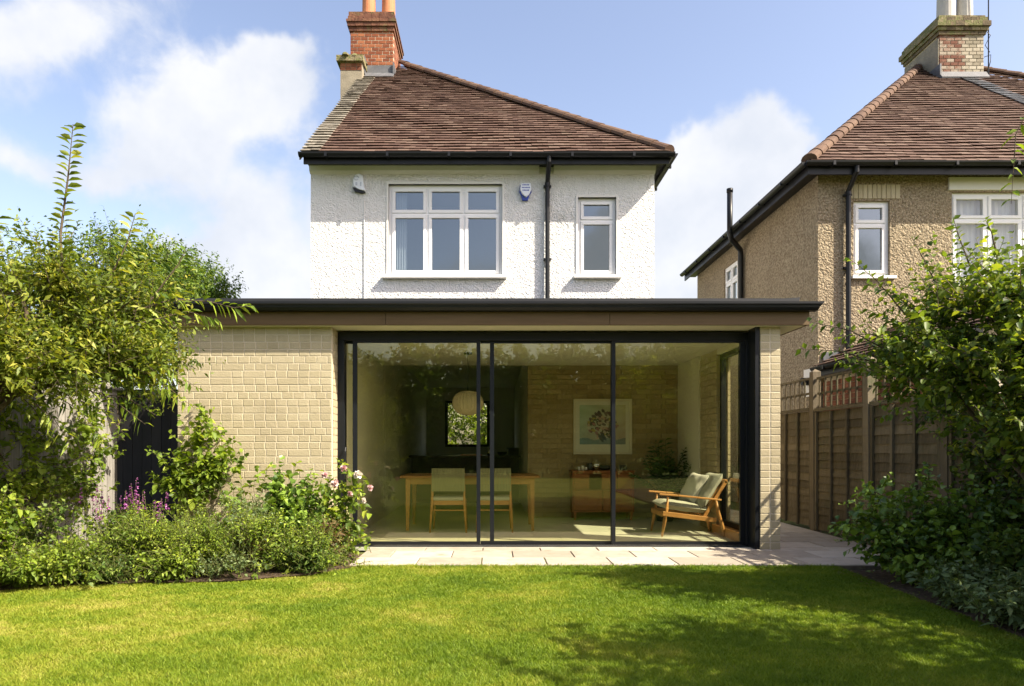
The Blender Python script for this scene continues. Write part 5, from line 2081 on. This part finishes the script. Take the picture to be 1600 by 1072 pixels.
# climber on the brick wall
T = shrub('wall_climber', 'bright broad leaved climber growing up the buff brick wall', 'climber', (-2.95, 6.95, 0),
          [(-2.95, 6.93, 1.05, .24, .10, .38), (-2.80, 6.93, .75, .28, .12, .35), (-3.15, 6.9, .75, .25, .14, .3)],
          200, 7, .085, .06, .2, 'leaf_bright', stem_m='green_stem', trunk_r=.012, n_limb=10, seed=15, broad=True, ymax=7.08, rough=.35)
shoot(T, [(-3.0, 6.95, 1.2), (-2.96, 6.93, 1.42)], 10, .08, .045, 'leaf_bright', 31, .005, leaf_objs=True, stem='green_stem')
shoot(T, [(-2.85, 6.95, 1.0), (-2.72, 6.93, 1.25)], 9, .08, .045, 'leaf_bright', 32, .005, leaf_objs=True, stem='green_stem')
T = shrub('hydrangea_bush', 'dark broad leaved bush in front of the brick wall below its middle', 'bush', (-2.1, 6.75, 0),
          [(-2.15, 6.75, .42, .5, .22, .35), (-1.85, 6.65, .35, .4, .22, .32), (-2.3, 6.75, .62, .25, .15, .2)],
          330, 7, .095, .065, .2, 'leaf_glossy', stem_m='green_stem', trunk_r=.012, seed=16, broad=True, ymax=7.07, rough=.35)
for i, (a, b) in enumerate((((-2.3, 6.8, .6), (-2.28, 6.9, .88)), ((-2.05, 6.8, .6), (-1.98, 6.9, .92)), ((-1.95, 6.8, .5), (-1.82, 6.9, .85)), ((-2.5, 6.8, .5), (-2.55, 6.9, .85)))):
    shoot(T, [a, b], 8, .10, .055, 'leaf_bright', 40 + i, .005, leaf_objs=True, stem='green_stem')
# pink-white rose by the door
T = shrub('climbing_rose', 'pale flowered rose leaning past the wall end beside the door', 'rose', (-1.55, 6.6, 0),
          [(-1.5, 6.6, .45, .24, .2, .36), (-1.42, 6.55, .2, .25, .2, .18)],
          150, 6, .07, .048, .18, 'leaf_bright', stem_m='green_stem', trunk_r=.010, seed=17, broad=True, rough=.3, ymax=7.07)
shoot(T, [(-1.5, 6.6, .6), (-1.38, 6.55, .85), (-1.2, 6.5, .72)], 14, .085, .06, 'leaf_bright', 50, .005, leaf_objs=True, stem='green_stem', droop=.6)
shoot(T, [(-1.45, 6.6, .5), (-1.3, 6.5, .62), (-1.15, 6.45, .42)], 12, .085, .06, 'leaf_bright', 51, .005, leaf_objs=True, stem='green_stem', droop=.6)
gq = np.random.default_rng(8)
for c, s_, mm in (((-1.28, 6.48, .80), .05, 'petal_white'), ((-1.42, 6.5, .86), .04, 'petal_pink'), ((-1.16, 6.45, .68), .035, 'petal_pink'), ((-1.5, 6.5, .72), .045, 'petal_pink'),
                  ((-1.6, 6.5, .80), .035, 'petal_pink'), ((-1.22, 6.44, .56), .032, 'petal_white'), ((-1.35, 6.45, .62), .035, 'petal_pink')):
    k = 26
    dd = nrm(gq.normal(0, 1, (k, 3)) + np.array([0, -.5, .3]))
    V, F, R = leaf_field(np.tile(np.array(c), (k, 1)), dd, np.full(k, s_), np.full(k, s_ * .9), r=gq.uniform(0, 1, k), droop=.0, g=gq, broad=True)
    np_mesh('bloom', V, [F], M[mm], R, T)

# low border plants: (x, y, width, height, leaf L, W, mat, name, label, seed, n)
border = [
    (-3.95, 4.9, .40, .42, .06, .035, 'leaf_bright', 'border_bush', 'bright rounded leaved bush at the far left end of the border', True, 260),
    (-3.45, 5.45, .38, .40, .055, .028, 'leaf_bright', 'border_bush', 'mid green bush at lawn edge second from the left end', False, 330),
    (-2.95, 5.72, .36, .46, .05, .018, 'leaf_bright', 'feathery_perennial', 'feathery light green mound below the purple flower spikes', False, 420),
    (-2.50, 5.80, .36, .50, .045, .016, 'leaf_bright', 'feathery_perennial', 'feathery yellow green mound at the middle of the border', False, 440),
    (-2.08, 5.90, .34, .46, .05, .018, 'leaf_bright', 'feathery_perennial', 'feathery green mound right of the border middle', False, 420),
    (-1.70, 6.05, .32, .42, .05, .022, 'leaf_bright', 'border_bush', 'light green bush nearest the corner of the brick wall', False, 380),
    (-1.36, 6.30, .24, .26, .04, .014, 'leaf_bright', 'feathery_perennial', 'small wispy plant at the paving end of the border', False, 260),
    (-3.30, 6.15, .34, .52, .06, .024, 'leaf_bright', 'border_bush', 'taller green bush in front of the dark gap', False, 320),
    (-2.75, 6.35, .34, .62, .05, .020, 'leaf_bright', 'border_bush', 'tall leafy bush below the wall climber', False, 380),
    (-2.30, 6.35, .32, .58, .05, .018, 'leaf_sage', 'sage_bush', 'greyish stemmed bush behind the feathery mounds', False, 320),
    (-1.88, 6.40, .30, .50, .06, .040, 'leaf_glossy', 'border_bush', 'dark glossy leaved bush before the hydrangea', True, 220),
    (-3.80, 5.75, .34, .55, .06, .03, 'leaf_mid', 'border_bush', 'shaded bush against the ivy covered grey fence', False, 300),
    (-2.2, 6.12, .2, .40, .05, .018, 'leaf_red', 'bronze_perennial', 'bronze tinged leafy plant between green mounds', False, 120),
    (-1.58, 6.32, .2, .38, .05, .022, 'leaf_red', 'bronze_perennial', 'reddish leaved plant beside the rose foot', False, 110),
    (-3.62, 5.28, .26, .26, .05, .026, 'leaf_bright', 'edging_plant', 'low light green plant spilling to the lawn edge, leftmost', True, 150),
    (-3.12, 5.50, .26, .24, .045, .018, 'leaf_mid', 'edging_plant', 'low green plant spilling to the lawn edge, second from left', False, 190),
    (-2.62, 5.58, .26, .24, .045, .022, 'leaf_bright', 'edging_plant', 'low leafy plant at the lawn edge below the wall climber', True, 150),
    (-2.15, 5.68, .24, .22, .045, .018, 'leaf_sage', 'edging_plant', 'low grey green plant at the lawn edge, fourth from left', False, 180),
    (-1.60, 5.93, .20, .22, .045, .020, 'leaf_mid', 'edging_plant', 'low green plant at the lawn edge nearest the paving', False, 150),
]
for i, (x, y, w, h, L, W, mm, nm, lab, br, nn) in enumerate(border):
    y -= .09
    nn = int(nn * 1.35)
    h *= .90 * (1.0, .82, 1.15, .95, 1.2, .88, 1.08)[i % 7]
    shrub(nm, lab, 'plant' if 'perennial' in nm else 'bush', (x, y, 0), [(x, y, h * .42, w, w * .75, h * .55), (x + .1, y - .05, h * .7, w * .55, w * .5, h * .35)],
          nn, 9, L, W, .16, mm, stem_m='green_stem', trunk_r=.008, n_limb=8, seed=60 + i, broad=br, up=.7, rough=.42, ymax=7.07, sprays=.32, holes=-.34)
# purple flower spikes
PF_ = thing('purple_salvia', 'clump of purple flower spikes in front of the dark gap', 'flowers', (-3.25, 6.1, 0))
gq = np.random.default_rng(21)
for i in range(19):
    bx, by = -3.60 + i * .042 + gq.uniform(-.03, .03), 6.0 + gq.uniform(-.12, .12)
    hz = .70 + gq.uniform(-.12, .10)
    tip = (bx + gq.uniform(-.06, .06), by, hz)
    mb = MB()
    mb.tube([(bx, by, .1), (bx, by, hz * .6), tip], [.004, .003, .002], 4)
    mb.build('stem', M['green_stem'], PF_, fix=False)
    k = 40
    t = gq.uniform(0, 1, k)
    base = np.stack([np.full(k, tip[0]), np.full(k, tip[1]), tip[2] - t * .16], 1)
    dd = nrm(gq.normal(0, 1, (k, 3)) * np.array([1, 1, .4]))
    V, F, R = leaf_field(base, dd, .012 + .016 * t, np.full(k, .013), r=gq.uniform(0, 1, k), droop=.1, g=gq)
    np_mesh('flower_spike', V, [F], M['petal_purple'], R, PF_)
k = 260
gp = np.stack([gq.uniform(-3.6, -2.9, k), gq.uniform(5.85, 6.2, k), gq.uniform(.1, .5, k)], 1)
V, F, R = leaf_field(gp, nrm(gq.normal(0, 1, (k, 3)) + np.array([0, 0, .5])), gq.uniform(.04, .07, k), np.full(k, .02), g=gq)
np_mesh('foliage', V, [F], M['leaf_mid'], R, PF_, kind='stuff')

# ---- right side
T = shrub('spreading_tree', 'large green spreading tree over the right fence', 'tree', (3.75, 4.5, 0),
          [(3.75, 4.45, 1.75, .85, .65, .60), (3.18, 4.7, 1.78, .50, .5, .45), (3.5, 4.6, 2.12, .55, .5, .33), (4.3, 4.3, 1.8, .8, .7, .6), (3.55, 4.3, 1.25, .6, .5, .40),
           (2.98, 4.9, 1.62, .30, .32, .26)],
          2700, 9, .062, .038, .24, 'leaf_sun', trunk_r=.05, n_limb=26, seed=80, rough=.28, broad=True, holes=-.30, sprays=.22)
for i, (a, b) in enumerate((((3.1, 4.7, 2.1), (2.85, 4.65, 2.50)), ((3.4, 4.6, 2.35), (3.32, 4.6, 2.60)), ((3.0, 4.8, 2.0), (2.62, 4.8, 2.22)), ((2.85, 4.8, 1.8), (2.45, 4.85, 1.85)),
                            ((2.8, 4.85, 1.55), (2.45, 4.9, 1.68)), ((3.25, 4.65, 2.3), (3.10, 4.6, 2.62)), ((2.85, 4.9, 1.75), (2.28, 4.95, 1.98)), ((2.8, 4.9, 1.65), (2.22, 4.95, 1.78)), ((2.9, 4.8, 2.0), (2.5, 4.8, 2.40)))):
    shoot(T, [a, ((a[0] + b[0]) / 2, a[1], (a[2] + b[2]) / 2 + .04), b], 20, .065, .038, 'leaf_bright' if i % 2 else 'leaf_mid', 90 + i, .006)
T = shrub('spreading_tree', 'nearer light leaved tree at the right frame edge whose twigs hang before the tiled roof', 'tree', (4.3, 2.2, 0),
          [(4.1, 2.3, 2.5, 1.0, 1.0, .75), (3.5, 1.5, 2.4, .7, .7, .6), (4.6, 1.2, 3.1, 1.2, 1.1, .9), (3.50, 2.6, 2.2, .6, .5, .5),
           (3.4, .6, 2.6, .8, .8, .6),  (4.2, -.4, 2.9, 1.0, 1.0, .8)],
          3500, 9, .075, .045, .28, 'leaf_sun', trunk_r=.09, n_limb=30, seed=81, rough=.25)
gs = np.random.default_rng(77)
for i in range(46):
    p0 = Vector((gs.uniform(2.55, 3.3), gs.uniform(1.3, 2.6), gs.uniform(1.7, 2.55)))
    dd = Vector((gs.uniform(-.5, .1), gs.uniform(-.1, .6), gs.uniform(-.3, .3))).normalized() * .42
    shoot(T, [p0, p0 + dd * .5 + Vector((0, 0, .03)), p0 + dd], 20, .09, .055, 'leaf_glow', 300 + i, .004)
shoot(T, [(2.75, 3.0, 2.75), (2.36, 2.95, 2.62), (2.26, 2.95, 2.42), (2.24, 2.95, 2.12)], 26, .055, .022, 'leaf_bright', 110, .004, leaf_objs=True, droop=.5)
shoot(T, [(2.8, 3.0, 2.45), (2.40, 2.95, 2.38), (2.30, 2.95, 2.15)], 16, .055, .022, 'leaf_bright', 111, .004, leaf_objs=True, droop=.5)
shrub('ivy', 'ivy and creeper hanging over the shaded right fence beneath the tree', 'ivy', (4.0, 5.6, 0),
      [(4.02, 5.4, .95, .12, .75, .75), (3.95, 4.6, 1.0, .2, .7, .8), (3.8, 3.9, .8, .25, .6, .7), (3.95, 6.0, 1.5, .15, .4, .25)],
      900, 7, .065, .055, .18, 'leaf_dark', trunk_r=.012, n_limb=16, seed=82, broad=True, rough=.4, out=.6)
shrub('viburnum_bush', 'rounded broad leaved green bush at the corner of lawn and paving', 'bush', (3.35, 5.55, 0),
      [(3.32, 5.55, .40, .44, .42, .42), (3.65, 5.2, .38, .42, .4, .40), (3.45, 5.3, .25, .5, .4, .28)],
      760, 8, .072, .048, .17, 'leaf_glossy', stem_m='green_stem', trunk_r=.015, seed=83, broad=True, rough=.18, up=.3)
for i, (x, y, w, h, mm, lab, br) in enumerate((
        (3.25, 4.55, .30, .26, 'leaf_sage', 'low grey green plant along the right lawn edge, nearest the rounded bush', False),
        (3.22, 4.05, .30, .28, 'leaf_sage', 'middle low grey green plant along the right lawn edge', False),
        (3.20, 3.55, .30, .30, 'leaf_mid', 'nearest low green plant at the right frame edge by the lawn', False),
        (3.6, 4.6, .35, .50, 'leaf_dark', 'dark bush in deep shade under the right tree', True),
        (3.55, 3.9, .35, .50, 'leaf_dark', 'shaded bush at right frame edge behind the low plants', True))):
    shrub('border_plant', lab, 'plant', (x, y, 0), [(x, y, h * .45, w, w * .9, h * .55)], 340, 8, .075, .032 if not br else .045, .14, mm, stem_m='green_stem',
          trunk_r=.008, seed=120 + i, broad=br, up=.6, rough=.2)

# ---- garden behind the viewpoint (seen mirrored in the glass) and beyond the house
for i, (x, y, s_, mm, lab) in enumerate((
        (-2.75, .6, 1.0, 'leaf_gold', 'golden shrub on the left border behind the viewpoint'),
        (-2.9, -1.8, 1.1, 'leaf_gold', 'green shrub farther down the left border behind the viewpoint'))):
    shrub('border_shrub', lab, 'shrub', (x, y, 0), [(x, y, 1.2 * s_, .7 * s_, .9 * s_, 1.1 * s_), (x - .3, y + .3, 2.0 * s_, .6 * s_, .6 * s_, .6 * s_)],
          900, 8, .09, .04, .26, mm, trunk_r=.04, seed=140 + i)
hb = [(-9 + i * 1.5, -12 + .5 * math.sin(i * 2.1), 2.3, 1.3, .9, 2.8 + .35 * math.sin(i * 1.7)) for i in range(13)]  # unseen hedge, added and raised to keep bright sky out of the door reflections
shrub('reflection_hedge', 'tall dense unseen hedge added behind the viewpoint to darken the glass reflections', 'hedge', (0, -12, 0), hb, 13000, 9, .27, .17, .5, 'leaf_mid',
      trunk_r=.10, n_limb=20, seed=150, rough=.12, shell=3)
for i, (x, y, lab) in enumerate(((-2.6, 24.5, 'left of the trees seen through the kitchen window'), (.6, 25, 'right hand tree seen through the kitchen window'))):
    shrub('street_tree', lab, 'tree', (x, y, 0), [(x, y, 2.0, 2.0, 1.3, 1.5), (x + .8, y, 3.6, 1.4, 1.3, 1.2), (x - .6, y - .6, 1.0, 1.6, 1.0, .9)],
          2600, 9, .15, .08, .4, 'leaf_bright', trunk_r=.14, seed=160 + i)

# ---- indoor palm
PM = thing('potted_palm', 'dark leafy palm in a pot in the corner behind the armchair', 'houseplant', (2.48, 9.85, 0))
mb = MB(); mb.lathe((2.48, 9.85, 0.0), [(.11, 0), (.14, .12), (.15, .28), (.14, .30), (.12, .30), (.11, .26)], 20)
mb.build('pot', M['pot_glaze'], PM, smooth=False)
gq = np.random.default_rng(33)
for i in range(34):
    a = i * 2.4
    el = gq.uniform(.75, 1.5)
    ln = gq.uniform(.55, .98)
    d = np.array([math.cos(a) * math.cos(el), math.sin(a) * math.cos(el) * .8, math.sin(el)])
    p0 = np.array([2.48, 9.85, .28])
    pts = [p0 + d * ln * t + np.array([0, 0, -.30 * t * t * math.cos(el)]) for t in (0, .25, .5, .75, 1)]
    pts = [np.array([min(p[0], 2.77), min(p[1], 10.28), p[2]]) for p in pts]
    st = np.array(pts)
    A, B = st[:-1], st[1:]
    VT, FT = tubes_np(A, B, np.full(4, .004), np.full(4, .003))
    LP, LD, LL = [], [], []
    for j in range(20):
        t = .25 + .75 * j / 19
        k = min(int(t * 4), 3)
        p = st[k] + (st[k + 1] - st[k]) * (t * 4 - k)
        dd = (st[k + 1] - st[k]); dd = dd / (np.linalg.norm(dd) + 1e-9)
        sd = np.cross(dd, [0, 0, 1.0]); sd = sd / (np.linalg.norm(sd) + 1e-9)
        LP.append(p); LD.append(dd * .7 + sd * (1 if j % 2 else -1)); LL.append(.20 * (1 - abs(t - .6)))
    V, F, R = leaf_field(np.array(LP), nrm(np.array(LD)), np.array(LL), np.full(20, .036), g=gq, droop=.35)
    V[:, 0] = np.minimum(V[:, 0], 2.79)
    V[:, 1] = np.minimum(V[:, 1], 10.30)
    V2 = np.concatenate([V, VT])
    np_mesh('frond', V2, [F, FT + len(V)], M['leaf_indoor'], np.concatenate([R, np.zeros(len(VT))]), PM)

# fallen leaves on the bed edges and lawn
gq = np.random.default_rng(44)
k = 420
x = np.concatenate([gq.uniform(-3.9, -1.2, k // 2), gq.uniform(2.9, 3.3, k // 2)])
y = np.concatenate([np.interp(x[:k // 2], [-3.9, -3.4, -2.9, -2.05, -1.45, -1.2], [5.0, 5.36, 5.46, 5.54, 5.83, 6.1]) + gq.uniform(-.06, .15, k // 2), gq.uniform(3.3, 6.1, k // 2)])
P = np.stack([x, y, np.full(k, .004)], 1)
dd = nrm(np.stack([gq.normal(0, 1, k), gq.normal(0, 1, k), gq.uniform(0, .2, k)], 1))
V, F, R = leaf_field(P, dd, gq.uniform(.015, .035, k), gq.uniform(.008, .016, k), g=gq, normal_up=2, droop=0)
tag(np_mesh('fallen_leaves', V, [F], M['leaf_red'], R, kind='stuff'), 'scattered small brown fallen leaves along the bed edges', 'leaves')

# moss and grass tufts in the paving joints by the lawn edge
gq = np.random.default_rng(55)
k = 1500
x = np.concatenate([gq.uniform(-1.2, 3.1, 900), np.round((gq.uniform(-1.3, 4.0, 600) + .7) / .6) * .6 - .7 + gq.normal(0, .006, 600)])
y = np.concatenate([6.185 + np.abs(gq.normal(0, .018, 900)), gq.uniform(6.2, 6.62, 600)])
P = np.stack([x, y, np.full(k, -.012)], 1)
dd = nrm(np.stack([gq.normal(0, .6, k), gq.normal(.1, .5, k), gq.uniform(.5, 1.2, k)], 1))
V, F, R = leaf_field(P, dd, np.where(np.arange(k) < 900, gq.uniform(.02, .045, k), gq.uniform(.008, .016, k)), gq.uniform(.003, .006, k), g=gq, normal_up=.2)
tag(np_mesh('grass_tufts', V, [F], M['grass'], R, kind='stuff'), 'ragged grass tufts creeping over the lawn edge of the paving', 'grass')
